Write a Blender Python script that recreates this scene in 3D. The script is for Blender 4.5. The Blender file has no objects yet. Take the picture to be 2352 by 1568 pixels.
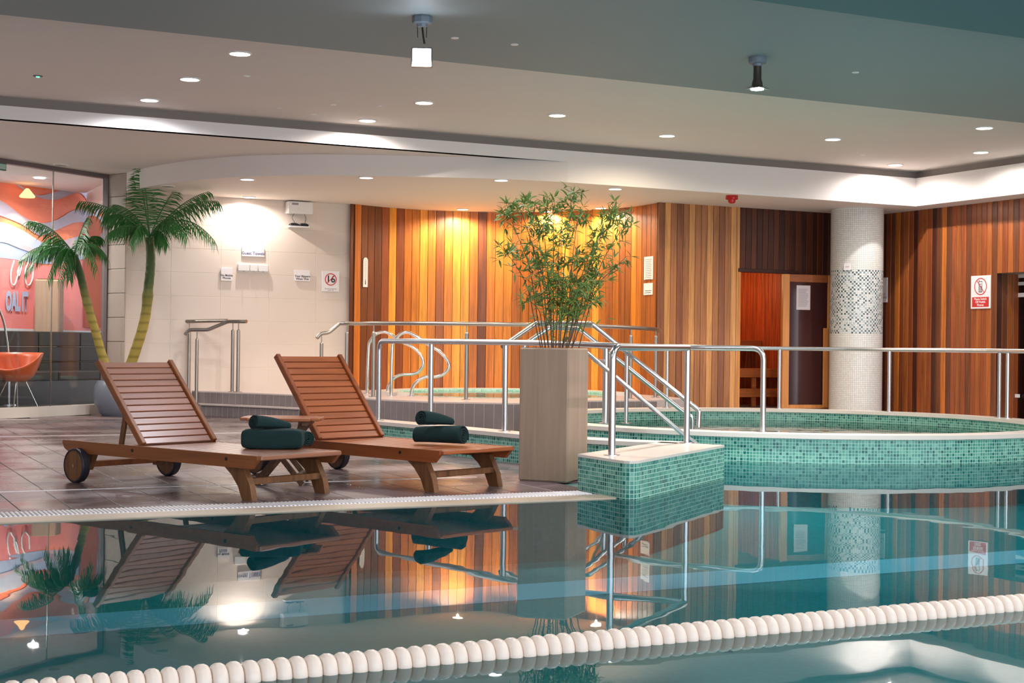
import bpy, bmesh, math, random
from mathutils import Vector, Matrix
random.seed(7)
PI = math.pi
S = bpy.context.scene
COL = S.collection

# ------------------------------------------------------------------ camera
F_PX = 3320.; TH = math.radians(26); ROLL = .012; PITCH = math.atan(12/F_PX); H = 1.05
cam_d = bpy.data.cameras.new('camera'); cam = bpy.data.objects.new('camera', cam_d); COL.objects.link(cam)
right0 = Vector((math.cos(TH), -math.sin(TH), 0)); fwd0 = Vector((math.sin(TH), math.cos(TH), 0)); up0 = Vector((0, 0, 1))
fwd = fwd0*math.cos(PITCH) + up0*math.sin(PITCH)
up = up0*math.cos(PITCH) - fwd0*math.sin(PITCH)
cr = right0*math.cos(ROLL) + up*math.sin(ROLL)
cu = up*math.cos(ROLL) - right0*math.sin(ROLL)
cam.matrix_world = Matrix(((cr.x, cu.x, -fwd.x, 0), (cr.y, cu.y, -fwd.y, 0), (cr.z, cu.z, -fwd.z, H), (0, 0, 0, 1)))
cam_d.sensor_width = 36; cam_d.lens = F_PX*36/2352; cam_d.clip_start = .05; cam_d.clip_end = 200
S.camera = cam

# ------------------------------------------------------------------ world, exposure
w = bpy.data.worlds.new('world'); S.world = w; w.use_nodes = True
w.node_tree.nodes['Background'].inputs[0].default_value = (.80, .86, .95, 1)
w.node_tree.nodes['Background'].inputs[1].default_value = 2.4
S.view_settings.view_transform = 'Standard'; S.view_settings.look = 'None'
S.view_settings.gamma = 1; S.view_settings.use_curve_mapping = False
S.view_settings.exposure = 0.62
MAIN_W, LOW_W, NICHE_W, SPOT_W = 34., 16., 40., 60.

# ------------------------------------------------------------------ pixel -> world helpers (reference frame 2352 x 1568)
def ray(x, y):
    d = fwd*F_PX + cr*(x-1176) + cu*(784-y)
    return d
def at(x, y, z):
    r = ray(x, y); t = (z-H)/r.z; return Vector((r.x*t, r.y*t, z))
def ad(x, y, d):
    r = ray(x, y); t = d/(r.x*fwd0.x + r.y*fwd0.y); return Vector((r.x*t, r.y*t, H+r.z*t))
def atY(x, y, Y):
    r = ray(x, y); t = Y/r.y; return Vector((r.x*t, Y, H+r.z*t))
def atX(x, y, X):
    r = ray(x, y); t = X/r.x; return Vector((X, r.y*t, H+r.z*t))

# ------------------------------------------------------------------ materials
def srgb(r, g, b):
    def f(c):
        c /= 255.
        return c/12.92 if c <= .04045 else ((c+.055)/1.055)**2.4
    return (f(r), f(g), f(b), 1)
def newmat(name):
    m = bpy.data.materials.new(name); m.use_nodes = True
    nt = m.node_tree; p = nt.nodes['Principled BSDF']
    return m, nt, p
def N(nt, t, **k):
    n = nt.nodes.new(t)
    for a, b in k.items():
        if a.startswith('i_'): n.inputs[int(a[2:])].default_value = b
        else: setattr(n, a, b)
    return n
def L(nt, a, b): nt.links.new(a, b)
def plain(name, col, rough=.5, metal=0, noise=.0, scale=8., bump=0., bscale=40., spec=None, emis=None, es=0):
    m, nt, p = newmat(name)
    p.inputs['Base Color'].default_value = col
    p.inputs['Roughness'].default_value = rough; p.inputs['Metallic'].default_value = metal
    if spec is not None: p.inputs['Specular IOR Level'].default_value = spec
    if emis: p.inputs['Emission Color'].default_value = emis; p.inputs['Emission Strength'].default_value = es
    if noise or bump:
        tc = N(nt, 'ShaderNodeTexCoord')
    if noise:
        nz = N(nt, 'ShaderNodeTexNoise'); nz.inputs['Scale'].default_value = scale; nz.inputs['Detail'].default_value = 5
        L(nt, tc.outputs['Object'], nz.inputs['Vector'])
        hs = N(nt, 'ShaderNodeHueSaturation'); hs.inputs['Color'].default_value = col
        mr = N(nt, 'ShaderNodeMapRange'); mr.inputs[3].default_value = 1-noise; mr.inputs[4].default_value = 1+noise
        L(nt, nz.outputs[0], mr.inputs[0]); L(nt, mr.outputs[0], hs.inputs['Value'])
        L(nt, hs.outputs[0], p.inputs['Base Color'])
    if bump:
        nb = N(nt, 'ShaderNodeTexNoise'); nb.inputs['Scale'].default_value = bscale
        L(nt, tc.outputs['Object'], nb.inputs['Vector'])
        b = N(nt, 'ShaderNodeBump'); b.inputs['Strength'].default_value = bump; b.inputs['Distance'].default_value = .01
        L(nt, nb.outputs[0], b.inputs['Height']); L(nt, b.outputs[0], p.inputs['Normal'])
    return m
def emit(name, col, s):
    m, nt, p = newmat(name)
    p.inputs['Base Color'].default_value = (0, 0, 0, 1); p.inputs['Emission Color'].default_value = col
    p.inputs['Emission Strength'].default_value = s
    return m
def wood(name, tint=None, rough=.38, axis=2, grain=1.0, c0=.72, c1=1.25, spec=.5):
    """wood whose hue comes from the object's own colour; the grain runs along the given local axis"""
    m, nt, p = newmat(name)
    tc = N(nt, 'ShaderNodeTexCoord'); mp = N(nt, 'ShaderNodeMapping')
    sc = [26., 26., 26.]; sc[axis] = 1.3; mp.inputs['Scale'].default_value = sc
    oi = N(nt, 'ShaderNodeObjectInfo')
    ad_ = N(nt, 'ShaderNodeVectorMath', operation='ADD')
    mu = N(nt, 'ShaderNodeMath', operation='MULTIPLY'); mu.inputs[1].default_value = 57.
    L(nt, oi.outputs['Random'], mu.inputs[0]); L(nt, tc.outputs['Object'], mp.inputs['Vector'])
    L(nt, mp.outputs[0], ad_.inputs[0]); L(nt, mu.outputs[0], ad_.inputs[1])
    n1 = N(nt, 'ShaderNodeTexNoise'); n1.inputs['Scale'].default_value = .8; n1.inputs['Detail'].default_value = 7; n1.inputs['Roughness'].default_value = .62
    n1.inputs['Distortion'].default_value = .6
    L(nt, ad_.outputs[0], n1.inputs['Vector'])
    mr = N(nt, 'ShaderNodeMapRange'); mr.inputs[1].default_value = .3; mr.inputs[2].default_value = .7
    mr.inputs[3].default_value = 1-(1-c0)*grain; mr.inputs[4].default_value = 1+(c1-1)*grain
    L(nt, n1.outputs[0], mr.inputs[0])
    hs = N(nt, 'ShaderNodeHueSaturation')
    if tint: hs.inputs['Color'].default_value = tint
    else: L(nt, oi.outputs['Color'], hs.inputs['Color'])
    L(nt, mr.outputs[0], hs.inputs['Value']); L(nt, hs.outputs[0], p.inputs['Base Color'])
    p.inputs['Roughness'].default_value = rough; p.inputs['Specular IOR Level'].default_value = spec
    b = N(nt, 'ShaderNodeBump'); b.inputs['Strength'].default_value = .12; b.inputs['Distance'].default_value = .004
    L(nt, n1.outputs[0], b.inputs['Height']); L(nt, b.outputs[0], p.inputs['Normal'])
    return m
def mosaic(name, cols, grout, pitch=.03, rough=.18, gap=.09, dots=None, bmp=.3):
    """square glass mosaic in metric UV"""
    m, nt, p = newmat(name)
    uv = N(nt, 'ShaderNodeUVMap'); sc = N(nt, 'ShaderNodeVectorMath', operation='SCALE'); sc.inputs['Scale'].default_value = 1/pitch
    L(nt, uv.outputs[0], sc.inputs[0])
    fl = N(nt, 'ShaderNodeVectorMath', operation='FLOOR'); L(nt, sc.outputs[0], fl.inputs[0])
    fr = N(nt, 'ShaderNodeVectorMath', operation='FRACTION'); L(nt, sc.outputs[0], fr.inputs[0])
    wn = N(nt, 'ShaderNodeTexWhiteNoise', noise_dimensions='2D'); L(nt, fl.outputs[0], wn.inputs['Vector'])
    cr_ = N(nt, 'ShaderNodeValToRGB'); el = cr_.color_ramp.elements; cr_.color_ramp.interpolation = 'CONSTANT'
    while len(el) < len(cols): el.new(.5)
    for i, (pos, c) in enumerate(cols): el[i].position = pos; el[i].color = c
    L(nt, wn.outputs['Value'], cr_.inputs[0])
    sp = N(nt, 'ShaderNodeSeparateXYZ'); L(nt, fr.outputs[0], sp.inputs[0])
    def edge(o):
        a = N(nt, 'ShaderNodeMath', operation='SUBTRACT'); a.inputs[1].default_value = .5; L(nt, o, a.inputs[0])
        b = N(nt, 'ShaderNodeMath', operation='ABSOLUTE'); L(nt, a.outputs[0], b.inputs[0]); return b.outputs[0]
    mx = N(nt, 'ShaderNodeMath', operation='MAXIMUM'); L(nt, edge(sp.outputs[0]), mx.inputs[0]); L(nt, edge(sp.outputs[1]), mx.inputs[1])
    gt = N(nt, 'ShaderNodeMath', operation='GREATER_THAN'); gt.inputs[1].default_value = .5-gap; L(nt, mx.outputs[0], gt.inputs[0])
    src = cr_.outputs[0]
    if dots:   # (vmin, vmax, ramp) : a patterned band between two heights
        v0, v1, dcols = dots
        c2 = N(nt, 'ShaderNodeValToRGB'); e2 = c2.color_ramp.elements; c2.color_ramp.interpolation = 'CONSTANT'
        while len(e2) < len(dcols): e2.new(.5)
        for i, (pos, c) in enumerate(dcols): e2[i].position = pos; e2[i].color = c
        # checker so that only every second tile is coloured
        spf = N(nt, 'ShaderNodeSeparateXYZ'); L(nt, fl.outputs[0], spf.inputs[0])
        sm = N(nt, 'ShaderNodeMath', operation='ADD'); L(nt, spf.outputs[0], sm.inputs[0]); L(nt, spf.outputs[1], sm.inputs[1])
        md = N(nt, 'ShaderNodeMath', operation='FLOORED_MODULO'); md.inputs[1].default_value = 2; L(nt, sm.outputs[0], md.inputs[0])
        ck = N(nt, 'ShaderNodeMath', operation='LESS_THAN'); ck.inputs[1].default_value = .5; L(nt, md.outputs[0], ck.inputs[0])
        ml = N(nt, 'ShaderNodeMath', operation='MULTIPLY'); L(nt, wn.outputs['Value'], ml.inputs[0]); L(nt, ck.outputs[0], ml.inputs[1])
        L(nt, ml.outputs[0], c2.inputs[0])
        spu = N(nt, 'ShaderNodeSeparateXYZ'); L(nt, uv.outputs[0], spu.inputs[0])
        a = N(nt, 'ShaderNodeMath', operation='GREATER_THAN'); a.inputs[1].default_value = v0; L(nt, spu.outputs[1], a.inputs[0])
        b = N(nt, 'ShaderNodeMath', operation='LESS_THAN'); b.inputs[1].default_value = v1; L(nt, spu.outputs[1], b.inputs[0])
        ab = N(nt, 'ShaderNodeMath', operation='MULTIPLY'); L(nt, a.outputs[0], ab.inputs[0]); L(nt, b.outputs[0], ab.inputs[1])
        mm = N(nt, 'ShaderNodeMix', data_type='RGBA'); L(nt, ab.outputs[0], mm.inputs['Factor']); L(nt, cr_.outputs[0], mm.inputs['A']); L(nt, c2.outputs[0], mm.inputs['B'])
        src = mm.outputs['Result']
    mix = N(nt, 'ShaderNodeMix', data_type='RGBA'); mix.inputs['B'].default_value = grout
    L(nt, gt.outputs[0], mix.inputs['Factor']); L(nt, src, mix.inputs['A'])
    L(nt, mix.outputs['Result'], p.inputs['Base Color'])
    rr = N(nt, 'ShaderNodeMapRange'); rr.inputs[3].default_value = rough; rr.inputs[4].default_value = .7
    L(nt, gt.outputs[0], rr.inputs[0]); L(nt, rr.outputs[0], p.inputs['Roughness'])
    iv = N(nt, 'ShaderNodeMath', operation='SUBTRACT'); iv.inputs[0].default_value = 1; L(nt, gt.outputs[0], iv.inputs[1])
    b = N(nt, 'ShaderNodeBump'); b.inputs['Strength'].default_value = bmp; b.inputs['Distance'].default_value = .002
    L(nt, iv.outputs[0], b.inputs['Height']); L(nt, b.outputs[0], p.inputs['Normal'])
    return m

M = {}
M['paint'] = plain('ceiling paint', srgb(232, 222, 216), .7, noise=.03, scale=.7)
M['paint_white'] = plain('white bulkhead paint', srgb(234, 227, 224), .6, noise=.02, scale=1.)
M['paint_dimmed'] = plain('ceiling dimmed with pool tint', srgb(146, 158, 160), .6, noise=.05, scale=.35)  # weaker light and the pool's tint are put into this colour
M['paint_pool_light'] = plain('ceiling with teal pool light', srgb(74, 120, 126), .6, noise=.05, scale=.5)  # teal light thrown up by the pool, painted into the ceiling colour
M['gap'] = plain('gap shade grey', srgb(150, 140, 134), .8)
M['steel'] = plain('brushed steel', srgb(205, 205, 208), .24, 1)
M['steel_matt'] = plain('satin steel', srgb(168, 162, 156), .35, 1)
M['chrome'] = plain('polished steel', srgb(225, 222, 220), .08, 1, noise=.06, scale=20)
M['white_plastic'] = plain('white plastic', srgb(235, 233, 232), .35)
M['black'] = plain('black plastic', srgb(25, 22, 22), .4)
M['grey_plastic'] = plain('grey plastic', srgb(120, 130, 140), .45)
M['coping'] = plain('pale coping stone', srgb(214, 206, 198), .3, noise=.06, scale=3, bump=.05)
M['beige_tile'] = plain('beige wall tile', srgb(226, 210, 198), .3, noise=.02, scale=1.2)
M['beige_grout'] = plain('pale grout', srgb(236, 222, 206), .8)
M['pillar_tile'] = plain('taupe pillar tile', srgb(176, 158, 146), .35, noise=.03, scale=1.5)
M['grey_tile'] = plain('grey riser tile', srgb(128, 118, 118), .35, noise=.16, scale=7.)
M['plat_top'] = plain('platform top tile', srgb(200, 186, 182), .3, noise=.08, scale=2.5)
M['pillar_grout'] = plain('taupe grout', srgb(160, 144, 132), .8)
M['grout'] = plain('light grout', srgb(196, 182, 178), .8)
M['grout_dk'] = plain('dark grout', srgb(126, 112, 112), .8)
M['concrete'] = wood('planter composite', tint=srgb(164, 141, 123), rough=.6, axis=2, c0=.86, c1=1.10, spec=.2)
M['strip'] = plain('beige edge strip', srgb(190, 172, 152), .35, noise=.05, scale=4)
M['grating'] = plain('white grating', srgb(232, 226, 230), .4)
M['float'] = plain('cream float plastic', srgb(232, 214, 200), .35, noise=.03, scale=12)
M['towel'] = plain('dark green terry cloth', srgb(9, 44, 46), .95, noise=.25, scale=30, bump=.6, bscale=380)
M['rubber'] = plain('black rubber', srgb(30, 28, 40), .5)
M['trunk'] = None
M['leaf_palm'] = plain('palm leaf', srgb(50, 112, 50), .42, noise=.35, scale=3.5)
M['leaf_bamboo'] = plain('bamboo leaf', srgb(108, 134, 62), .5, noise=.4, scale=5)
M['stem_bamboo'] = plain('bamboo stem', srgb(92, 70, 52), .6, noise=.3, scale=12)
M['pot'] = plain('grey glazed pot', srgb(118, 122, 134), .3)
M['soil'] = plain('potting soil', srgb(50, 38, 30), .95, bump=.5)
M['sign'] = plain('white sign board', srgb(240, 234, 236), .4)
M['paper'] = plain('printed paper', srgb(214, 202, 206), .7)
M['ink'] = plain('dark ink', srgb(52, 48, 62), .6)
M['ink_grey'] = plain('grey ink', srgb(150, 140, 150), .6)
M['ink_blue'] = plain('slate blue ink', srgb(88, 92, 140), .6)
M['red'] = plain('red print', srgb(206, 50, 48), .5)
M['red_plastic'] = plain('red plastic', srgb(190, 20, 28), .25)
M['light'] = emit('lamp diffuser cool', (1, .96, .93, 1), 9.)
M['light_warm'] = emit('lamp diffuser warm', (1, .84, .62, 1), 9.)
M['light_off'] = plain('unlit downlight', srgb(150, 138, 132), .4)
M['led'] = emit('green led', (.1, .9, .45, 1), 2.)
M['orange'] = plain('orange shell', srgb(196, 82, 40), .35)
M['leather'] = plain('dark upholstery', srgb(30, 24, 21), .6, noise=.15, scale=4)
M['dark'] = plain('dark floor', srgb(40, 38, 38), .3)
M['frame_br'] = plain('bronze frame', srgb(112, 98, 98), .45)
M['wood_plank'] = wood('cedar cladding', rough=.34, axis=2, c0=.62, c1=1.28)
M['wood_teak'] = wood('oiled teak along', tint=srgb(150, 84, 44), rough=.36, axis=0)
M['wood_teak_y'] = wood('oiled teak across', tint=srgb(158, 90, 50), rough=.3, axis=1)
M['wood_teak_z'] = wood('oiled teak upright', tint=srgb(132, 82, 46), rough=.45, axis=2)
M['wood_worn'] = wood('worn dark teak', tint=srgb(92, 62, 40), rough=.6, axis=2, c0=.4, c1=1.6)
M['sauna'] = wood('sauna boards', tint=srgb(190, 92, 44), rough=.5, axis=2, c0=.35, c1=1.35)
M['sauna_x'] = wood('sauna bench boards', tint=srgb(206, 118, 60), rough=.5, axis=0)
M['door_wood'] = wood('pine door frame', tint=srgb(206, 138, 76), rough=.4, axis=2, c0=.8)
M['door_wood_x'] = wood('pine door rail', tint=srgb(150, 84, 46), rough=.4, axis=0, c0=.8)
teal = [(0, srgb(30, 96, 94)), (.14, srgb(50, 122, 114)), (.36, srgb(70, 140, 128)), (.62, srgb(88, 152, 138)), (.84, srgb(106, 166, 150))]
M['mosaic'] = mosaic('green glass mosaic', teal, srgb(160, 200, 186), .0305, gap=.085)
M['mosaic_col'] = mosaic('white column mosaic', [(0, srgb(226, 226, 222)), (.5, srgb(234, 233, 230))], srgb(176, 176, 168), .0285, gap=.08,
    dots=(1.31, 2.285, [(0, srgb(222, 226, 226)), (.24, srgb(60, 84, 92)), (.52, srgb(112, 136, 144)), (.78, srgb(176, 192, 196))]))
M['mosaic_pool'] = mosaic('teal pool floor mosaic', [(0, srgb(12, 128, 138)), (.3, srgb(16, 134, 144)), (.7, srgb(20, 140, 148))], srgb(20, 138, 146), .03, gap=.07, bmp=0, rough=.6)
M['mosaic_pale'] = mosaic('pale mint mosaic', [(0, srgb(140, 196, 180)), (.4, srgb(170, 214, 200)), (.75, srgb(190, 226, 214))], srgb(206, 228, 218), .0305, gap=.075)
M['lane'] = plain('light blue lane tile', srgb(150, 205, 232), .4)

# ribbed wet deck tile
m, nt, p = newmat('ribbed wet deck tile'); M['deck'] = m
tc = N(nt, 'ShaderNodeTexCoord'); geo = N(nt, 'ShaderNodeNewGeometry'); oi = N(nt, 'ShaderNodeObjectInfo')
nz = N(nt, 'ShaderNodeTexNoise'); nz.inputs['Scale'].default_value = 1.1; nz.inputs['Detail'].default_value = 6
L(nt, geo.outputs['Position'], nz.inputs['Vector'])
rp = N(nt, 'ShaderNodeValToRGB'); rp.color_ramp.elements[0].color = srgb(62, 48, 52); rp.color_ramp.elements[1].color = srgb(132, 113, 115)
rp.color_ramp.elements[0].position = .3; rp.color_ramp.elements[1].position = .75
L(nt, nz.outputs[0], rp.inputs[0]); hs = N(nt, 'ShaderNodeHueSaturation'); mr = N(nt, 'ShaderNodeMapRange')
mr.inputs[3].default_value = .85; mr.inputs[4].default_value = 1.15
L(nt, oi.outputs['Random'], mr.inputs[0]); L(nt, mr.outputs[0], hs.inputs['Value']); L(nt, rp.outputs[0], hs.inputs['Color']); L(nt, hs.outputs[0], p.inputs['Base Color'])
mr2 = N(nt, 'ShaderNodeMapRange'); mr2.inputs[1].default_value = .35; mr2.inputs[2].default_value = .65; mr2.inputs[3].default_value = .14; mr2.inputs[4].default_value = .42
L(nt, nz.outputs[0], mr2.inputs[0]); L(nt, mr2.outputs[0], p.inputs['Roughness'])
wv = N(nt, 'ShaderNodeTexWave', bands_direction='Y'); wv.inputs['Scale'].default_value = 5.; wv.inputs['Distortion'].default_value = .4
L(nt, geo.outputs['Position'], wv.inputs['Vector'])
bp = N(nt, 'ShaderNodeBump'); bp.inputs['Strength'].default_value = .25; bp.inputs['Distance'].default_value = .004
L(nt, wv.outputs[0], bp.inputs['Height']); L(nt, bp.outputs[0], p.inputs['Normal'])

# palm trunk with ring scars
m, nt, p = newmat('ringed palm trunk'); M['trunk'] = m
tc = N(nt, 'ShaderNodeTexCoord'); wv = N(nt, 'ShaderNodeTexWave', bands_direction='Z'); wv.inputs['Scale'].default_value = 2.6; wv.inputs['Distortion'].default_value = 1.5
L(nt, tc.outputs['Object'], wv.inputs['Vector'])
rp = N(nt, 'ShaderNodeValToRGB'); rp.color_ramp.elements[0].color = srgb(134, 118, 48); rp.color_ramp.elements[1].color = srgb(166, 146, 66)
rp.color_ramp.elements[1].position = .4
L(nt, wv.outputs[0], rp.inputs[0])
sp = N(nt, 'ShaderNodeSeparateXYZ'); L(nt, tc.outputs['Object'], sp.inputs[0])
mr = N(nt, 'ShaderNodeMapRange'); mr.inputs[1].default_value = 1.35; mr.inputs[2].default_value = 1.9; L(nt, sp.outputs[2], mr.inputs[0])
mx = N(nt, 'ShaderNodeMix', data_type='RGBA'); mx.inputs['B'].default_value = srgb(62, 84, 38)
L(nt, mr.outputs[0], mx.inputs['Factor']); L(nt, rp.outputs[0], mx.inputs['A']); L(nt, mx.outputs['Result'], p.inputs['Base Color'])
p.inputs['Roughness'].default_value = .6

# water: a clear tinted surface mirrored by the Fresnel law
def water(name, tint, wob=.02, scale=2.2, lo=1.):
    m, nt, p = newmat(name); nt.nodes.remove(p); out = nt.nodes['Material Output']
    tc = N(nt, 'ShaderNodeNewGeometry')
    nz = N(nt, 'ShaderNodeTexNoise'); nz.inputs['Scale'].default_value = scale; nz.inputs['Detail'].default_value = 2
    L(nt, tc.outputs['Position'], nz.inputs['Vector'])
    b = N(nt, 'ShaderNodeBump'); b.inputs['Strength'].default_value = 1; b.inputs['Distance'].default_value = wob
    L(nt, nz.outputs[0], b.inputs['Height'])
    fr = N(nt, 'ShaderNodeFresnel'); fr.inputs['IOR'].default_value = 1.333
    gl = N(nt, 'ShaderNodeBsdfGlossy'); gl.inputs['Roughness'].default_value = .012; L(nt, b.outputs[0], gl.inputs['Normal'])
    tr = N(nt, 'ShaderNodeBsdfTransparent'); tr.inputs['Color'].default_value = tint
    mx = N(nt, 'ShaderNodeMixShader'); L(nt, fr.outputs[0], mx.inputs[0]); L(nt, tr.outputs[0], mx.inputs[1]); L(nt, gl.outputs[0], mx.inputs[2])
    L(nt, mx.outputs[0], out.inputs['Surface']); return m
M['water'] = water('still pool water', (.62, .96, .97, 1), .0009, 1.6)
M['water_spa'] = water('spa water', (.82, .97, .93, 1), .0035, 3.)
def glassm(name, tint, f0=.04):
    """thin pane: the same reflectance from either side (Schlick)"""
    m, nt, p = newmat(name); nt.nodes.remove(p); out = nt.nodes['Material Output']
    g = N(nt, 'ShaderNodeNewGeometry'); dt = N(nt, 'ShaderNodeVectorMath', operation='DOT_PRODUCT'); L(nt, g.outputs['Incoming'], dt.inputs[0]); L(nt, g.outputs['Normal'], dt.inputs[1])
    ab = N(nt, 'ShaderNodeMath', operation='ABSOLUTE'); L(nt, dt.outputs['Value'], ab.inputs[0])
    iv = N(nt, 'ShaderNodeMath', operation='SUBTRACT'); iv.inputs[0].default_value = 1; L(nt, ab.outputs[0], iv.inputs[1])
    pw = N(nt, 'ShaderNodeMath', operation='POWER'); pw.inputs[1].default_value = 5; L(nt, iv.outputs[0], pw.inputs[0])
    ma = N(nt, 'ShaderNodeMath', operation='MULTIPLY_ADD'); ma.inputs[1].default_value = 1-f0; ma.inputs[2].default_value = f0; L(nt, pw.outputs[0], ma.inputs[0])
    gl = N(nt, 'ShaderNodeBsdfGlossy'); gl.inputs['Roughness'].default_value = .0
    tr = N(nt, 'ShaderNodeBsdfTransparent'); tr.inputs['Color'].default_value = tint
    mx = N(nt, 'ShaderNodeMixShader'); L(nt, ma.outputs[0], mx.inputs[0]); L(nt, tr.outputs[0], mx.inputs[1]); L(nt, gl.outputs[0], mx.inputs[2])
    L(nt, mx.outputs[0], out.inputs['Surface']); return m
M['glass'] = glassm('clear glass', (.95, .97, .97, 1))
M['glass_dk'] = glassm('brown tinted glass', (.62, .44, .4, 1))

# ------------------------------------------------------------------ mesh builder
class MB:
    def __init__(s): s.v = []; s.f = []; s.uv = []
    def add(s, vs, fs, uvs=None):
        o = len(s.v); s.v += [tuple(v) for v in vs]
        for i, f in enumerate(fs):
            s.f.append(tuple(o+k for k in f)); s.uv.append(uvs[i] if uvs else None)
        return s
    @staticmethod
    def flip(fs, mat): return [tuple(reversed(f)) for f in fs] if mat is not None and mat.determinant() < 0 else fs
    def box(s, x0, x1, y0, y1, z0, z1, mat=None):
        vs = [Vector(p) for p in ((x0,y0,z0),(x1,y0,z0),(x1,y1,z0),(x0,y1,z0),(x0,y0,z1),(x1,y0,z1),(x1,y1,z1),(x0,y1,z1))]
        if mat: vs = [mat @ v for v in vs]
        return s.add(vs, s.flip([(0,3,2,1),(4,5,6,7),(0,1,5,4),(1,2,6,5),(2,3,7,6),(3,0,4,7)], mat))
    def bevbox(s, x0, x1, y0, y1, z0, z1, b=.004, mat=None):
        """box with chamfered upright and horizontal edges"""
        vs = []; fs = []
        rings = [(z0, b), (z0+b, 0), (z1-b, 0), (z1, b)]
        for z, i in rings:
            for (x, y) in ((x0+b,y0+i),(x1-b,y0+i),(x1-i,y0+b),(x1-i,y1-b),(x1-b,y1-i),(x0+b,y1-i),(x0+i,y1-b),(x0+i,y0+b)):
                vs.append(Vector((x, y, z)))
        if mat: vs = [mat @ v for v in vs]
        for r in range(3):
            for k in range(8):
                a = r*8+k; c = r*8+(k+1) % 8
                fs.append((a, c, c+8, a+8))
        fs.append(tuple(range(7, -1, -1))); fs.append(tuple(range(24, 32)))
        return s.add(vs, s.flip(fs, mat))
    def prism(s, poly, z0, z1, mat=None, wall_uv=False):
        n = len(poly); vs = [Vector((x, y, z0)) for x, y in poly] + [Vector((x, y, z1)) for x, y in poly]
        if mat: vs = [mat @ v for v in vs]
        fs = [tuple(range(n-1, -1, -1)), tuple(range(n, 2*n))]; uvs = [None, None]; u = 0
        for i in range(n):
            j = (i+1) % n; fs.append((i, j, n+j, n+i))
            l = math.dist(poly[i], poly[j])
            uvs.append([(u, z0), (u+l, z0), (u+l, z1), (u, z1)]); u += l
        return s.add(vs, fs, uvs)
    def ring(s, c, r0, r1, z0, z1, n=96, a0=0, a1=2*PI):
        """annular slab, r0 < r1"""
        full = abs(a1-a0-2*PI) < 1e-6; k = n if full else n+1
        vs = []; fs = []; uvs = []
        for i in range(k):
            a = a0+(a1-a0)*i/n; ca, sa = math.cos(a), math.sin(a)
            for r, z in ((r1, z0), (r1, z1), (r0, z1), (r0, z0)):
                vs.append((c[0]+r*ca, c[1]+r*sa, z))
        for i in range(n):
            a = i*4; b = ((i+1) % k)*4; u0 = (a1-a0)*i/n; u1 = (a1-a0)*(i+1)/n
            fs += [(a, b, b+1, a+1), (a+1, b+1, b+2, a+2), (a+2, b+2, b+3, a+3), (a+3, b+3, b, a)]
            uvs += [[(u0*r1, z0), (u1*r1, z0), (u1*r1, z1), (u0*r1, z1)], [(u0*r1, 0), (u1*r1, 0), (u1*r1, r1-r0), (u0*r1, r1-r0)],
                    [(u0*r0, z1), (u1*r0, z1), (u1*r0, z0), (u0*r0, z0)], [(u0*r1, 0), (u1*r1, 0), (u1*r1, r1-r0), (u0*r1, r1-r0)]]
        if not full:
            fs += [(0, 1, 2, 3), (4*n+3, 4*n+2, 4*n+1, 4*n)]; uvs += [None, None]
        return s.add(vs, fs, uvs)
    def lathe(s, prof, c=(0, 0, 0), n=32, mat=None):
        vs = []; fs = []; k = len(prof)
        for i in range(n):
            a = 2*PI*i/n
            for r, z in prof: vs.append(Vector((c[0]+r*math.cos(a), c[1]+r*math.sin(a), c[2]+z)))
        if mat: vs = [mat @ v for v in vs]
        rg = abs(prof[0][0]-prof[-1][0]) < 1e-6 and prof[0][0] > .01   # a ring: close the profile instead of capping it
        for i in range(n):
            j = (i+1) % n
            for q in range(k-1):
                fs.append((i*k+q, j*k+q, j*k+q+1, i*k+q+1))
            if rg: fs.append((i*k+k-1, j*k+k-1, j*k, i*k))
        if not rg: fs.append(tuple(i*k for i in range(n-1, -1, -1))); fs.append(tuple(i*k+k-1 for i in range(n)))
        return s.add(vs, s.flip(fs, mat))
    def disc(s, c, r, z, n=96):
        return s.add([(c[0]+r*math.cos(2*PI*i/n), c[1]+r*math.sin(2*PI*i/n), z) for i in range(n)], [tuple(range(n))])
    def tube(s, pts, r, n=12, closed=False):
        pts = [Vector(p) for p in pts]; m = len(pts)
        rs = r if isinstance(r, (list, tuple)) else [r]*m
        t0 = (pts[1]-pts[0]).normalized(); ref = Vector((0, 0, 1)) if abs(t0.z) < .9 else Vector((1, 0, 0))
        nrm = t0.cross(ref).normalized(); vs = []; fs = []
        for i, p_ in enumerate(pts):
            if i == 0: t = (pts[1]-pts[0])
            elif i == m-1: t = (pts[-1]-pts[-2])
            else: t = (pts[i+1]-pts[i]).normalized() + (pts[i]-pts[i-1]).normalized()
            t.normalize(); nrm = (nrm - t*nrm.dot(t)).normalized(); bn = t.cross(nrm)
            for k in range(n):
                a = 2*PI*k/n; vs.append(p_ + (nrm*math.cos(a) + bn*math.sin(a))*rs[i])
        for i in range(m-1):
            for k in range(n):
                k2 = (k+1) % n; fs.append((i*n+k, i*n+k2, (i+1)*n+k2, (i+1)*n+k))
        fs.append(tuple(range(n-1, -1, -1))); fs.append(tuple((m-1)*n+k for k in range(n)))
        return s.add(vs, fs)
    def build(s, name, mat, parent=None, loc=None, smooth=False, color=None, kind=None):
        me = bpy.data.meshes.new(name); me.from_pydata(s.v, [], s.f); me.update()
        uvl = me.uv_layers.new(name='UVMap')
        for pl in me.polygons:
            u = s.uv[pl.index]; nrm = pl.normal
            for k, li in enumerate(pl.loop_indices):
                if u: uvl.data[li].uv = u[k]
                else:
                    co = me.vertices[me.loops[li].vertex_index].co
                    if abs(nrm.z) > .7: uvl.data[li].uv = (co.x, co.y)
                    elif abs(nrm.x) > abs(nrm.y): uvl.data[li].uv = (co.y, co.z)
                    else: uvl.data[li].uv = (co.x, co.z)
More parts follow.
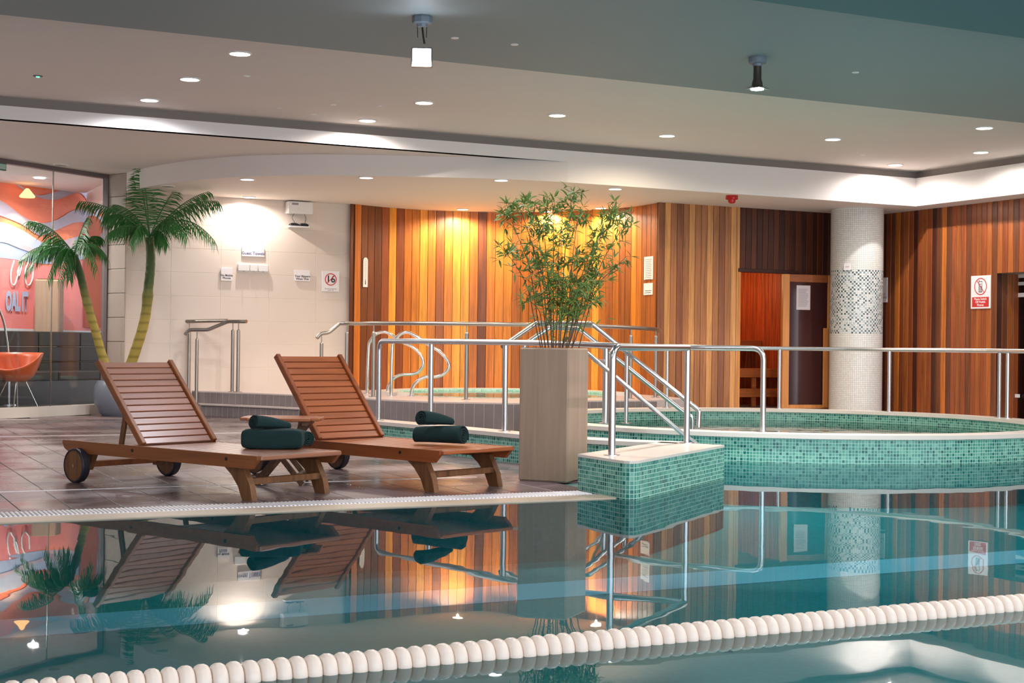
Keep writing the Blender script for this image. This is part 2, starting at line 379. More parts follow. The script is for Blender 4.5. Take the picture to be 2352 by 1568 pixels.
        if smooth:
            for pl in me.polygons: pl.use_smooth = True
            bm = bmesh.new(); bm.from_mesh(me)
            for e in bm.edges:
                if len(e.link_faces) == 2 and e.calc_face_angle(0) > .7: e.smooth = False
            bm.to_mesh(me); bm.free()
        me.materials.append(M[mat] if isinstance(mat, str) else mat)
        return link(name, me, parent, loc, color, kind)
def link(name, me, parent=None, loc=None, color=None, kind=None):
    o = bpy.data.objects.new(name, me); COL.objects.link(o)
    if parent: o.parent = parent
    if loc is not None: o.location = loc
    if color: o.color = color
    if kind: o['kind'] = kind
    return o
def tag(o, label, cat, group=None):
    o['label'] = label; o['category'] = cat
    if group: o['group'] = group
    return o
def thing(name, label, cat, loc=(0, 0, 0), rz=0, group=None):
    o = bpy.data.objects.new(name, None); COL.objects.link(o); o.empty_display_size = .1
    o.location = loc; o.rotation_euler = (0, 0, rz); return tag(o, label, cat, group)
def structure(o): o['kind'] = 'structure'; return o
def struct_empty(name, loc=(0, 0, 0)):
    o = bpy.data.objects.new(name, None); COL.objects.link(o); o.location = loc; o['kind'] = 'structure'; return o
def fillet(pts, r=.06, n=6):
    pts = [Vector(p) for p in pts]; out = [pts[0]]
    for i in range(1, len(pts)-1):
        a, b, c = pts[i-1], pts[i], pts[i+1]; u = (a-b); v = (c-b)
        d = min(r, u.length*.48, v.length*.48); p0 = b+u.normalized()*d; p1 = b+v.normalized()*d
        for k in range(n+1):
            t = k/n; out.append(p0*(1-t)**2 + b*2*t*(1-t) + p1*t*t)
    out.append(pts[-1]); return out
def smooth_path(pts, n=10):
    """Catmull-Rom through points"""
    P = [Vector(p) for p in pts]; P = [P[0]*2-P[1]] + P + [P[-1]*2-P[-2]]; out = []
    for i in range(1, len(P)-2):
        for k in range(n):
            t = k/n; a, b, c, d = P[i-1:i+3]
            out.append(.5*((2*b)+(c-a)*t+(2*a-5*b+4*c-d)*t*t+(3*b-a-3*c+d)*t**3))
    out.append(P[-2]); return out
def text_mesh(txt, size, frame, align='CENTER', bold=0.):
    """flat lettering; frame maps (x right, y up, z out)"""
    cu_ = bpy.data.curves.new('t', 'FONT'); cu_.body = txt; cu_.size = size; cu_.align_x = align; cu_.align_y = 'CENTER'; cu_.offset = bold
    cu_.space_line = .95; cu_.resolution_u = 3
    o = bpy.data.objects.new('t', cu_); COL.objects.link(o); bpy.context.view_layer.update()
    me = bpy.data.meshes.new_from_object(o.evaluated_get(bpy.context.evaluated_depsgraph_get()))
    bpy.data.objects.remove(o); me.transform(frame); me.materials.clear(); return me
def frameY(x, y, z):   # on a wall facing -Y
    return Matrix(((1, 0, 0, x), (0, 0, -1, y), (0, 1, 0, z), (0, 0, 0, 1)))
def frameX(x, y, z):   # on a wall facing -X
    return Matrix(((0, 0, -1, x), (-1, 0, 0, y), (0, 1, 0, z), (0, 0, 0, 1)))
def frameN(p, n):      # on a wall with horizontal outward normal n
    n = Vector((n[0], n[1], 0)).normalized(); r = Vector((-n.y, n.x, 0))
    return Matrix(((r.x, 0, n.x, p[0]), (r.y, 0, n.y, p[1]), (0, 1, 0, p[2]), (0, 0, 0, 1)))

# ================================================================== LIGHTS in the ceilings
def area(loc, power, col, size=.14, spread=150):
    l = bpy.data.lights.new('lamp_light', 'AREA'); l.shape = 'DISK'; l.size = size; l.energy = power; l.color = col; l.spread = math.radians(spread)
    return l
def spotl(power, col, ang=165):
    l = bpy.data.lights.new('lamp_light', 'SPOT'); l.energy = power*2.2; l.color = col; l.spot_size = math.radians(ang); l.spot_blend = .5; l.shadow_soft_size = .02
    return l
COOL = (1, .93, .87); WARM = (1, .80, .56); WHITE = (.95, .97, 1.)
def downlight(p, label, group, power, col, lit=True, r=.095, dm='light'):
    t = thing('downlight', label, 'light', p, 0, group)
    MB().lathe([(r, 0), (r+.018, 0), (r+.018, -.008), (r, -.012)], n=28).build('trim_ring', 'white_plastic', t, smooth=True)
    MB().lathe([(0.001, -.004), (r, -.004), (r, -.010), (.001, -.012)], n=28).build('diffuser', dm if lit else 'light_off', t, smooth=True)
    if lit:
        l = spotl(power, col); lo = bpy.data.objects.new('lamp_light', l); COL.objects.link(lo); lo.parent = t; lo.location = (0, 0, -.025)
    return t
ZM, ZL, ZS = 3.76, 3.23, 3.5     # main ceiling, low soffit, left soffit
main_px = [(551,122,'nearest the top of the row over the left'),(436,181,''),(343,229,''),(974,235,''),(844,276,''),(1280,264,''),(1532,311,''),(1913,319,''),(2056,378,''),(2261,293,''),(2253,349,'')]
main_lab = ['largest round downlight in the main ceiling, upper left','round downlight in the main ceiling, middle of the three at upper left','bluish downlight in the main ceiling hard by the left cove edge',
 'warm downlight in the main ceiling below the bright hanging spotlight','downlight in the main ceiling just above the white bulkhead, left of centre','warm downlight in the main ceiling over the bamboo plant','warm downlight in the main ceiling, second to the left of the column',
 'white downlight in the main ceiling directly above the mosaic column','downlight in the main ceiling next to the bulkhead corner','upper of two downlights at far right of the main ceiling','lower of two downlights at far right of the main ceiling']
for (x, y, _), lb in zip(main_px, main_lab):
    warm = lb.startswith('warm'); blue = lb.startswith('bluish')
    p = at(x, y, ZM)
    downlight(p, lb, 'downlights in the main ceiling', MAIN_W, WARM if warm else ((.9, .92, 1) if blue else COOL), dm='light_warm' if warm else 'light')
low = [(841,407,'downlight in the low soffit above the orange wood panelling left end',LOW_W,COOL,'light'),
 (1151,413,'dim bluish downlight in the low soffit left of the bamboo top',LOW_W*.4,(.85,.9,1),'light'),
 (1413,433,'warm downlight in the low soffit, right of the bamboo top',LOW_W,WARM,'light_warm'),
 (568,411,'downlight in the low soffit beside the curved drop, over the palm side',LOW_W,COOL,'light'),
 (572,452,'bright downlight close against the beige tiled wall',NICHE_W*.68,(1,.93,.86),'light'),
 (1063,480,'warm downlight close to the curved wood wall, left of the bamboo',NICHE_W,(1,.87,.68),'light_warm'),
 (1255,485,'warm downlight close to the curved wood wall, behind the bamboo top',NICHE_W,(1,.87,.68),'light_warm'),
 (1380,477,'warm downlight close to the curved wood wall, right of the bamboo',NICHE_W,(1,.87,.68),'light_warm')]
for x, y, lb, pw, c, dm in low:
    downlight(at(x, y, ZL), lb, 'downlights in the low soffit', pw, c, dm=dm, r=.085)
downlight(at(385, 427, ZL), 'unlit downlight in the low soffit behind the tall palm', 'unlit downlights', 0, COOL, False, .085)
downlight(at(140, 378, ZS), 'unlit downlight in the soffit above the glass wall', 'unlit downlights', 0, COOL, False, .085)

# ================================================================== SETTING
CY = 12.40       # fold between main ceiling and the nearer, dimmer ceiling
BX, BY = 14.93, 16.85
structure(MB().box(-6, BX+.13, CY, BY+.13, ZM, ZM+.1).build('ceiling', 'paint'))
structure(MB().box(-6, BX+.13, 8.86, CY, ZM-.06, ZM+.1).build('ceiling', 'paint_dimmed'))
structure(MB().box(-6, BX+.13, 4.5, 8.86, ZM-.12, ZM+.1).build('ceiling', 'paint_pool_light'))
structure(MB().box(-6, BX+.13, -1.5, 4.5, ZM-.12, ZM+.1).build('ceiling', 'paint_dimmed'))
# bulkhead: upright band with a shadow gap above, turning the corner on the right
structure(MB().box(-6, 9.0, BY, BY+.12, ZS, 3.65).box(9.0, BX, BY, BY+.12, ZL, 3.65).box(BX, BX+.12, -1.5, BY+.12, ZL, 3.65).build('trim_1', 'paint_white'))
structure(MB().box(-6, BX+.12, BY+.12, BY+.2, 3.6, ZM+.02).box(BX+.12, BX+.2, -1.5, BY+.2, 3.6, ZM+.02).build('trim_2', 'gap'))  # grey colour paints in the shade of the gap
cres = [(4.13,21.6),(4.13,21.3),(4.3,20.3),(4.65,19.27),(5.1,18.52),(5.75,17.95),(6.4,17.6),(7.1,17.32),(7.9,17.02),(8.5,16.90),(9.0,16.851)]
cs = [Vector((x, y, 0)) for x, y in cres]; cs = [(p.x, p.y) for p in smooth_path(cs, 5)]
structure(MB().prism([(-6,16.86)] + [(x, y) for x, y in reversed(cs)] + [(4.1,24.5),(-6,24.5)], ZS, ZS+.1).build('ceiling', 'paint'))
structure(MB().prism(cs + [(9.0,BY+.12),(BX+.12,BY+.12),(BX+.12,-1.5),(17.5,-1.5),(17.5,24.6),(4.13,24.6)], ZL, ZL+.34).build('ceiling', 'paint'))

# tiled back wall
TW = 21.3
wall_back = structure(MB().box(4.14, 7.72, TW+.0065, TW+.2, 0, ZS).build('wall_back', 'beige_grout'))
wall_back.location = (0, 0, 0)
tm = None; tw_, th_ = .742, .352
xs = [4.14+.01]; x = atY(506, 700, TW).x
edges = [4.145]; 
while x - tw_ > 4.3: x -= tw_
while x < 7.58: edges.append(x); x += tw_
edges.append(7.615)
z0 = .36 - th_*.1
zr = []; z = -.02
while z < ZL: zr.append((z, min(z+th_, ZL))); z += th_
for i in range(len(edges)-1):
    for (za, zb) in zr:
        MB().bevbox(edges[i]+.0025, edges[i+1]-.0025, TW+.004, TW+.016, za+.0025, zb-.0025, .002).build('tile', 'beige_tile', wall_back)
# taupe pillar left of it, turned to the glass
pA = Vector((4.14, 21.28, 0)); pB = Vector((3.90, 21.78, 0))
pil = structure(MB().prism([(4.14,21.3),(4.14,21.9),(3.95,21.95),(3.90,21.78)], 0, ZS).build('wall_left', 'pillar_grout'))
du = (pB-pA).normalized(); nn = Vector((du.y, -du.x, 0)); nn = -nn if nn.y > 0 else nn
fr = Matrix(((du.x, nn.x, 0, pA.x), (du.y, nn.y, 0, pA.y), (0, 0, 1, 0), (0, 0, 0, 1)))
z = 0
while z < ZS:
    MB().bevbox(.004, (pB-pA).length-.004, -.002, .012, z+.004, min(z+.352, ZS)-.004, .003, fr).build('tile', 'pillar_tile', pil); z += .352

# plank colours
PC = dict(o=srgb(196,112,44), y=srgb(232,154,58), d=srgb(118,66,38), m=srgb(164,92,44), b=srgb(214,128,48), r=srgb(150,78,40), k=srgb(86,44,28), l=srgb(216,156,96), p=srgb(176,118,76), q=srgb(146,92,62))
def plank(parent, p0, p1, nrm, z0, z1, colr, gap=.006, th=.016, mat='wood_plank'):
    """one upright board from p0 to p1 in plan, proud of the wall by th"""
    p0 = Vector((p0[0], p0[1], 0)); p1 = Vector((p1[0], p1[1], 0)); d = p1-p0; Lx = d.length; d.normalize(); n = Vector((nrm[0], nrm[1], 0)).normalized()
    # local x along the wall, y outward, z up
    c = (p0+p1)/2
    o = MB(); w_ = Lx-gap; b = .004
    prof = [(-w_/2, 0), (w_/2, 0), (w_/2, th-b), (w_/2-b, th), (-w_/2+b, th), (-w_/2, th-b)]
    vs = [Vector((x, y, z0)) for x, y in prof]+[Vector((x, y, z1)) for x, y in prof]; n6 = 6
    fs = [tuple(range(5, -1, -1)), tuple(range(6, 12))]+[(i, (i+1) % 6, 6+(i+1) % 6, 6+i) for i in range(6)]
    o.add(vs, fs); ob = o.build('plank', mat, parent, color=colr)
    ob.matrix_local = Matrix(((d.x, n.x, 0, c.x), (d.y, n.y, 0, c.y), (0, 0, 1, 0), (0, 0, 0, 1)))
    return ob
# curved wood niche
NC = Vector((8.82, 18.88)); NR = 2.64; PZ = .35
def nc(a, r=NR): return (NC.x+r*math.cos(a), NC.y+r*math.sin(a))
a0, a1 = math.radians(117.2), math.radians(-10)
npl = 42; wc = struct_empty('wall_curved')
back = MB().ring((NC.x, NC.y), NR+.004, NR+.02, 0, ZL, 60, a1, a0+.03).build('backing', 'wood_plank', wc, color=PC['k'])
back['kind'] = 'structure'
seq = 'odddryrobybmbyyodobbmomobbyoboyomommbommmm'
for i in range(npl):
    t0_, t1_ = a0+(a1-a0)*i/npl, a0+(a1-a0)*(i+1)/npl; am = (t0_+t1_)/2
    c = list(PC[seq[i % len(seq)]]); f = random.uniform(.88, 1.12); c = (c[0]*f, c[1]*f, c[2]*f, 1)
    plank(wc, nc(t0_), nc(t1_), (-math.cos(am), -math.sin(am)), 0, ZL, c)
# straight wood wall with the sauna doorway
SY = 18.43; DX0, DX1, DZ = 12.86, 13.74, 2.25
wb = struct_empty('wall_sauna')
structure(MB().box(11.40, DX0, SY, SY+.06, 0, ZL).box(DX1, 15.5, SY, SY+.06, 0, ZL).box(DX0, DX1, SY, SY+.06, DZ, ZL).build('backing', 'wood_plank', wb, color=PC['k']))
x = 11.395; i = 0; seq2 = 'qlpqplpplpqplpq'
while x < DX0-.02:
    x1 = min(x+.108, DX0); c = PC[seq2[i % len(seq2)]] if x < DX0-.13 else PC['l']
    plank(wb, (x, SY), (x1, SY), (0, -1), 0, ZL, c, th=.014); x = x1; i += 1
i = 0
while x < 15.38:
    x1 = min(x+.105, 15.4); cdark = [PC['k'], srgb(74,36,26), srgb(96,50,30), srgb(66,34,26)][i % 4]
    plank(wb, (x, SY), (x1, SY), (0, -1), DZ+.03 if x1 < DX1+.02 else 0, ZL, cdark, th=.014); x = x1; i += 1
# right wood wall, with door recess
RX = 15.40; RY0 = 15.70; rz = 2.19
wr = struct_empty('wall_right')
structure(MB().box(RX, RX+.06, RY0, SY, 0, ZL).box(RX, RX+.06, 2, RY0, rz, ZL).box(RX, RX+.06, 2, 13.9, 0, rz).build('backing', 'wood_plank', wr, color=PC['k']))
yy = SY; i = 0; seq3 = 'krrkrdormrkrmrkdodrmrdrmrmdmrmdrmo'
while yy > 13.0:
    y1 = yy-.103
    hi = yy <= RY0+.02
    c = PC[seq3[i % len(seq3)]] ; f = random.uniform(.85, 1.15); c = (c[0]*f, c[1]*f, c[2]*f, 1)
    plank(wr, (RX, yy), (RX, y1), (-1, 0), rz if hi else 0, ZL, c, th=.014); yy = y1; i += 1
# recess: side and back boards, white framed glazed door
structure(MB().box(RX, RX+.5, RY0, RY0+.05, 0, rz).box(RX, RX+.5, 13.8, RY0+.05, rz, rz+.05).build('reveal', 'gap', wr))
xx = RX+.0
for k in range(4):
    plank(wr, (RX+.02+k*.11, RY0), (RX+.02+(k+1)*.11, RY0), (0, -1), 0, rz, PC['kdmr'[k]], th=.012)
dd = struct_empty('door_1')
q = atX(2332, 800, RX+.46)
dy = q.y
structure(MB().box(RX+.44, RX+.48, dy-.9, dy, 0, .06).box(RX+.44, RX+.48, dy-.04, dy, 0, rz).box(RX+.44, RX+.48, dy-.9, dy-.86, 0, rz).box(RX+.44, RX+.48, dy-.9, dy, rz-.05, rz).box(RX+.44, RX+.48, dy-.9, dy, 1.86, 1.92).box(RX+.44, RX+.48, dy-.9, dy, 2.03, 2.08).build('door_frame', 'white_plastic', dd))
MB().box(RX+.455, RX+.465, dy-.86, dy-.04, .06, rz-.05).build('pane', 'glass_dk', dd)
MB().box(RX+.40, RX+.44, dy-.12, dy-.03, .40, .45).build('hinge', 'white_plastic', dd)
structure(MB().box(RX+.48, RX+2.2, dy-1.5, dy+.5, 0, .02).box(RX+1.6, RX+1.7, dy-1.5, dy+.5, 0, rz+.2).box(RX+.5, RX+1.7, dy-1.6, dy-1.5, 0, rz+.2).box(RX+.5, RX+1.7, dy+.5, dy+.6, 0, rz+.2).box(RX+.5, RX+1.7, dy-1.6, dy+.6, rz+.2, rz+.3).box(RX+.5, RX+.56, dy+.02, dy+.6, 0, rz+.2).box(RX+.5, RX+.56, dy-1.6, dy-.92, 0, rz+.2).build('wall_corridor', plain('brown corridor wall', srgb(96, 78, 66), .6)))

# sauna cabin
sa = struct_empty('wall_cabin')
SD = 20.6
structure(MB().box(12.4, 14.4, SD, SD+.05, .1, 2.5).box(12.35, 12.4, SY+.06, SD, .1, 2.5).box(14.4, 14.45, SY+.06, SD, .1, 2.5).box(12.35, 14.45, SY+.06, SD+.05, 2.4, 2.5).box(12.35, 14.45, SY+.06, SD+.05, .05, .12).build('backing', 'gap', sa))
x = 12.42; k = 0
while x < 14.35:
    o = MB().bevbox(x+.004, x+.096, SD-.016, SD, 0.1, 2.4, .012).build('board', 'sauna', sa); x += .1; k += 1
for k in range(20):
    MB().bevbox(12.4, 12.415, SY+.08+k*.105, SY+.08+k*.105+.1, .1, 2.4, .003).build('board', 'sauna', sa)
    MB().bevbox(14.385, 14.4, SY+.08+k*.105, SY+.08+k*.105+.1, .1, 2.4, .003).build('board', 'sauna', sa)
sb = thing('sauna_bench', 'two tier slatted bench glowing orange inside the sauna cabin', 'bench', (0, 0, 0))
for k in range(5): MB().bevbox(12.42, 14.38, SD-.62+k*.12, SD-.62+k*.12+.1, 1.17, 1.21, .005).build('slat', 'sauna_x', sb)
MB().bevbox(12.42, 14.38, SD-.66, SD-.63, 1.08, 1.21, .005).build('fascia', 'sauna_x', sb)
for zz in (.60, .28): MB().bevbox(12.42, 14.38, SD-1.26, SD-1.23, zz, zz+.14, .005).build('front_board', 'sauna_x', sb)
for xx in (12.55, 13.2, 13.8): MB().bevbox(xx, xx+.08, SD-1.22, SD-1.18, .12, .72, .004).build('post', 'sauna_x', sb)
for k in range(4): MB().bevbox(12.42, 14.38, SD-1.22+k*.13, SD-1.22+k*.13+.11, .70, .74, .005).build('slat', 'sauna_x', sb)
sl = thing('sauna_lamp', 'small glowing wall lamp high inside the sauna cabin', 'lamp', (13.15, SD-.1, 2.28))
MB().lathe([(.05, -.04), (.07, 0), (.05, .05)], n=16).build('lamp_shade', emit('sauna glow', (1, .35, .08, 1), 6), sl, smooth=True)
l = bpy.data.lights.new('sauna_light', 'POINT'); l.energy = 17; l.color = (1, .55, .25); l.shadow_soft_size = .08
lo = bpy.data.objects.new('sauna_light', l); COL.objects.link(lo); lo.parent = sl; lo.location = (.15, -.35, -.08)
# sauna door leaf, folded back against the wall
hd = Vector((13.61, SY-.07, 0)); he = Vector((14.50, SY-.20, 0)); dv = (he-hd); DLn = dv.length; dv.normalize(); nv = Vector((dv.y, -dv.x, 0))
fr = Matrix(((dv.x, nv.x, 0, hd.x), (dv.y, nv.y, 0, hd.y), (0, 0, 1, 0), (0, 0, 0, 1)))
d2 = struct_empty('door_2')
MB().bevbox(0, .115, 0, .05, .14, DZ-.02, .005, fr).build('stile', 'door_wood', d2); MB().bevbox(DLn-.115, DLn, 0, .05, .14, DZ-.02, .005, fr).build('stile', 'door_wood', d2)
MB().bevbox(.115, DLn-.115, 0, .05, DZ-.14, DZ-.02, .005, fr).build('rail', 'door_wood_x', d2); MB().bevbox(.115, DLn-.115, 0, .05, .14, .2, .005, fr).build('rail', 'door_wood', d2)
MB().box(.115, DLn-.115, .02, .03, .2, DZ-.14, fr).build('pane', plain('tinted sauna glass', srgb(62, 30, 30), .08), d2)
h_ = MB().bevbox(DLn-.20, DLn-.12, .05, .085, .16, 1.40, .006, fr).build('handle', 'door_wood', d2)
notice = MB().box(.24, .48, .03, .034, 1.68, 2.06, fr).build('paper_notice', 'paper'); tag(notice, 'pink printed notice stuck on the open sauna door glass', 'notice')
for k in range(16):
    MB().box(.27, .45-random.uniform(0, .05), .034, .0355, 2.0-k*.018, 2.006-k*.018, fr).build('printed_line', 'ink_grey', notice)
# door frame round the sauna opening
structure(MB().bevbox(DX0-.03, DX0+.02, SY-.02, SY+.1, .1, DZ, .004).bevbox(DX1-.02, DX1+.04, SY-.02, SY+.1, .1, DZ, .004).build('door_jamb', 'door_wood', d2))
structure(MB().bevbox(DX0-.03, DX1+.25, SY-.035, SY+.1, DZ-.01, DZ+.045, .004).build('door_head', wood('dark door head', tint=srgb(56, 26, 20)), d2))

# ---------------------------------------------------------------- floor, pool
WZ = -.008; EY = 8.80
deckpoly = [(-6, 9.30), (5.14, 9.30), (5.14, 9.38), (6.37, 10.33), (7.4, 12.0), (13.0, 12.0), (17.5, 12.0), (17.5, 24.5), (-6, 24.5)]
floor = structure(MB().prism(deckpoly, -.10, -.012).build('floor', 'grout'))
structure(MB().prism(deckpoly, -1.2, -.10).build('pool_surround', 'mosaic_pool', floor))
structure(MB().box(-6, 5.12, EY, 9.04, -1.2, 0).build('trim_3', 'strip'))
structure(MB().box(-6, 5.12, 9.04, 9.30, -1.2, -.05).build('trim_4', 'grout_dk'))
structure(MB().box(-6, 20, -1.5, 1.2, -1.2, 0).build('floor', 'grout'))
PD = -.42
structure(MB().box(-6, 20, 1.2, 14, PD-.1, PD).build('pool_floor', 'mosaic_pool'))
structure(MB().box(-6, 5.14, EY-.012, EY, PD, -.012).build('pool_wall', 'mosaic_pool'))
structure(MB().box(-6, 20, 7.50, 8.0, PD, PD+.004).build('lane_line', 'lane'))
wt = MB(); wt.add([(-6, 1.2, WZ), (20, 1.2, WZ), (20, 14, WZ), (-6, 14, WZ)], [(0, 1, 2, 3)])
tag(wt.build('pool_water', 'water'), 'still teal swimming pool water mirroring the loungers and wood walls', 'water')
# inlet rings on the pool floor
for (x, y) in ((4.4, 7.9), (3.2, 8.2), (8.2, 8.2)):
    pass
# deck tiles
tx, ty = .31, .62
def inside(x, y):
    if (x-10.1)**2+(y-13.48)**2 < 2.9**2: return True
    if x > 5.0 and y < 10.6 and y < 9.4+(x-5.1)*.77: return True
    if x > 5.2 and x > 6.0+(y-10.5)*.85 and y < 12: return True
    if platform_in(x, y): return True
    gx = 2.34+(y-20.56)*1.39
    return y > 20.1 and x < gx+.15
def xy(x, d): p = ad(x, 900, d); return (p.x, p.y)
plat = [(5.13,21.32), xy(455, 21.25), xy(600, 20.6), xy(700, 20.1), xy(800, 19.5), xy(870, 18.9), (7.13,16.81),(7.97,16.27),(8.7,16.4),(9.3,16.9),(10.46,16.9),(11.2,17.2),(11.46,18.45),(11.46,18.6)]
def platform_in(x, y):
    n = len(poly_in); c = False; j = n-1
    for i in range(n):
        xi, yi = poly_in[i]; xj, yj = poly_in[j]
        if (yi > y) != (yj > y) and x < (xj-xi)*(y-yi)/(yj-yi)+xi: c = not c
        j = i
    return c
poly_in = plat + [(12, 24), (5.13, 24)]
near = 0; stuff = MB(); tile_me = {}
iy = 0; y = 9.31
while y < 23.5:
    x = -.35+.0*iy
    while x < 12.5:
        if not inside(x+tx/2, y+ty/2):
            vis = x > .117*y-.6
            if vis and y < 15.2 and near < 300 and x < 7.6:
                if not tile_me:
                    o = MB().bevbox(.003, tx-.003, .003, ty-.003, -.012, 0, .002).build('tile', 'deck', floor, loc=(x, y, 0)); tile_me['m'] = o.data
                else: link('tile', tile_me['m'], floor, (x, y, 0))
                near += 1
            elif vis or y < 12:
                stuff.bevbox(x+.003, x+tx-.003, y+.003, y+ty-.003, -.012, 0, .002)
        x += tx
    y += ty; iy += 1
stuff.build('deck_tiles', 'deck', floor, kind='stuff')
# pale drainage lines in the deck
structure(MB().box(-2, 4.85, 10.55, 10.58, -.01, .0015).build('trim_5', 'grating')); structure(MB().box(-2, 5.3, 16.62, 16.66, -.01, .0015).build('trim_6', 'grating'))
structure(MB().box(-2, 2.8, 20.15, 20.2, -.01, .0015).build('trim_7', 'grating'))
# overflow grating: one slat after another
gr = thing('overflow_grating', 'white slatted overflow grating along the pool edge', 'grating', (0, 0, 0))
MB().box(-1.5, 5.1, 9.045, 9.06, -.05, .0).box(-1.5, 5.1, 9.28, 9.295, -.05, .0).build('rail', 'grating', gr)
gm = None
X = .86; n_ = 0
while X < 5.08:
    if gm is None:
        o = MB().bevbox(-.0085, .0085, 9.058, 9.284, -.02, .006, .004).build('slat', 'grating', gr, loc=(X, 0, 0)); gm = o.data
    else: link('slat', gm, gr, (X, 0, 0))
    X += .0275; n_ += 1

# ---------------------------------------------------------------- raised platform with steps
pf = structure(MB().prism(plat + [(11.6, 22), (9, 22.2), (7.6, 21.6)], 0, .33).build('raised_platform', 'grout'))
structure(MB().prism([(x, y) for x, y in plat] + [(11.6, 22), (9, 22.2), (7.6, 21.6)], .33, .345).build('platform_top', 'plat_top', pf))
def riser(a, b, z0, z1, w_, parent):
    a = Vector((a[0], a[1], 0)); b = Vector((b[0], b[1], 0)); d = b-a; ln = d.length; k = max(1, round(ln/w_)); d.normalize(); n = Vector((d.y, -d.x, 0))
    fr = Matrix(((d.x, n.x, 0, a.x), (d.y, n.y, 0, a.y), (0, 0, 1, 0), (0, 0, 0, 1)))
    for i in range(k):
        o = MB().bevbox(i*ln/k+.0035, (i+1)*ln/k-.0035, -.002, .004, z0+.003, z1-.003, .0015, fr).build('tile', 'grey_tile', parent)
for i in range(0, 10):
    z0_ = .168 if i < 4 else 0
    riser(plat[i], plat[i+1], z0_, .33, .118, pf)
nose = [(5.16, 21.25), xy(462, 20.95), xy(600, 20.3), xy(700, 19.8), xy(790, 19.3)]
inner = [xy(800, 19.5), xy(700, 20.1), xy(600, 20.6), xy(455, 21.25), (5.15, 21.25)]
st = structure(MB().prism(nose + inner, 0, .152).build('step', 'grout'))
nose2 = [(5.15, 21.25), xy(460, 20.92), xy(600, 20.27), xy(700, 19.77), xy(790, 19.27)]
structure(MB().prism(nose2 + inner, .152, .17).build('step_top', 'plat_top', st))
for i in range(1, 4): riser(nose[i], nose[i+1], 0, .152, .11, st)
# plunge pool let into the platform
pc = Vector((9.30, 19.27)); pr_ = 1.65
sp_ = struct_empty('plunge_pool_rim', (0, 0, 0))
structure(MB().ring(pc, pr_-.02, pr_+.22, .345, .385, 96, math.radians(-20), math.radians(190)).build('coping_ring', 'coping', sp_))
structure(MB().disc(pc, pr_-.03, .3462).build('plunge_floor', 'mosaic_pale', sp_))
structure(MB().ring(pc, pr_-.04, pr_, .346, .352, 96).build('rim_tile', 'mosaic_pale', sp_))
structure(MB().ring(pc, pr_-.05, pr_-.02, .30, .375, 96, math.radians(-20), math.radians(190)).build('inner_tile', 'mosaic_pale', sp_))
wv_ = MB().disc(pc, pr_-.04, .3475).build('plunge_water', 'water_spa')
tag(wv_, 'pale green water of the far round plunge pool below the curved wood wall', 'water')

# ---------------------------------------------------------------- big round spa tub
TC = Vector((10.1, 13.48)); TR = 3.06
tub = struct_empty('spa_tub')
structure(MB().ring(TC, TR-.28, TR-.02, WZ-.03, .222, 160).build('tub_wall', 'mosaic', tub))
structure(MB().ring(TC, TR-.28, TR-.02, -1.1, WZ-.03, 160).build('tub_footing', 'mosaic_pool', tub))
structure(MB().ring(TC, TR-.31, TR, .222, .262, 160).build('tub_coping', 'coping', tub))
structure(MB().ring(TC, .01, TR-.28, -.35, -.25, 96).build('tub_bottom', 'mosaic_pale', tub))
wv_ = MB().disc(TC, TR-.285, .12).build('spa_water', 'water_spa')
tag(wv_, 'pale green rippled water inside the big round spa tub', 'water')
# low mosaic wall behind the loungers (curved)
W = [(5.30,15.0),(5.40,14.3),(5.60,13.37),(5.80,12.3),(5.95,11.5),(6.2,10.85),(6.62,10.30)]
Wp = smooth_path([(x, y, 0) for x, y in W], 8)
def offs(path, d):
    out = []
    for i, p in enumerate(path):
        a = path[max(0, i-1)]; b = path[min(len(path)-1, i+1)]; t = (b-a).normalized(); out.append(Vector((p.x+t.y*d, p.y-t.x*d, 0)))
    return out
def strip_wall(path, hw, z0, z1, mat, name, parent):
    l_ = offs(path, -hw); r_ = offs(path, hw); mb = MB(); u = 0; vs = []; fs = []; uv = []
    n = len(path)
    for i in range(n): vs += [(l_[i].x, l_[i].y, z0), (l_[i].x, l_[i].y, z1), (r_[i].x, r_[i].y, z1), (r_[i].x, r_[i].y, z0)]
    for i in range(n-1):
        a = i*4; b = a+4; ln = (path[i+1]-path[i]).length
        fs += [(a, a+1, b+1, b), (a+1, a+2, b+2, b+1), (a+2, a+3, b+3, b+2), (a+3, a, b, b+3)]
        uv += [[(u, z0), (u, z1), (u+ln, z1), (u+ln, z0)], [(u, 0), (u, 2*hw), (u+ln, 2*hw), (u+ln, 0)], [(u, z1), (u, z0), (u+ln, z0), (u+ln, z1)], [(u, 0), (u, 2*hw), (u+ln, 2*hw), (u+ln, 0)]]
        u += ln
    fs += [(3, 2, 1, 0), (4*n-4, 4*n-3, 4*n-2, 4*n-1)]; uv += [None, None]
    mb.add(vs, fs, uv); return structure(mb.build(name, mat, parent))
lw = struct_empty('low_wall')
strip_wall(Wp, .13, -.02, .225, 'mosaic', 'wall_core', lw)
strip_wall(Wp, .145, .225, .262, 'coping', 'wall_coping', lw)
# mosaic block standing at the pool corner
bl = struct_empty('pool_block')
blk = [(5.14, 9.40)] + [(5.14, 8.80), (5.148, 8.745), (5.172, 8.71), (5.21, 8.70), (5.25, 8.72)] + [(6.80, 9.93), (6.50, 10.42)]
structure(MB().prism(blk, WZ-.03, .243).build('block_core', 'mosaic', bl))
structure(MB().prism(blk, -1., WZ-.03).build('block_footing', 'mosaic_pool', bl))
cx_ = sum(p[0] for p in blk)/len(blk); cy_ = sum(p[1] for p in blk)/len(blk)
structure(MB().prism([(p[0]+(p[0]-cx_)*.004, p[1]+(p[1]-cy_)*.006) for p in blk], .243, .262).build('block_top', 'coping', bl))

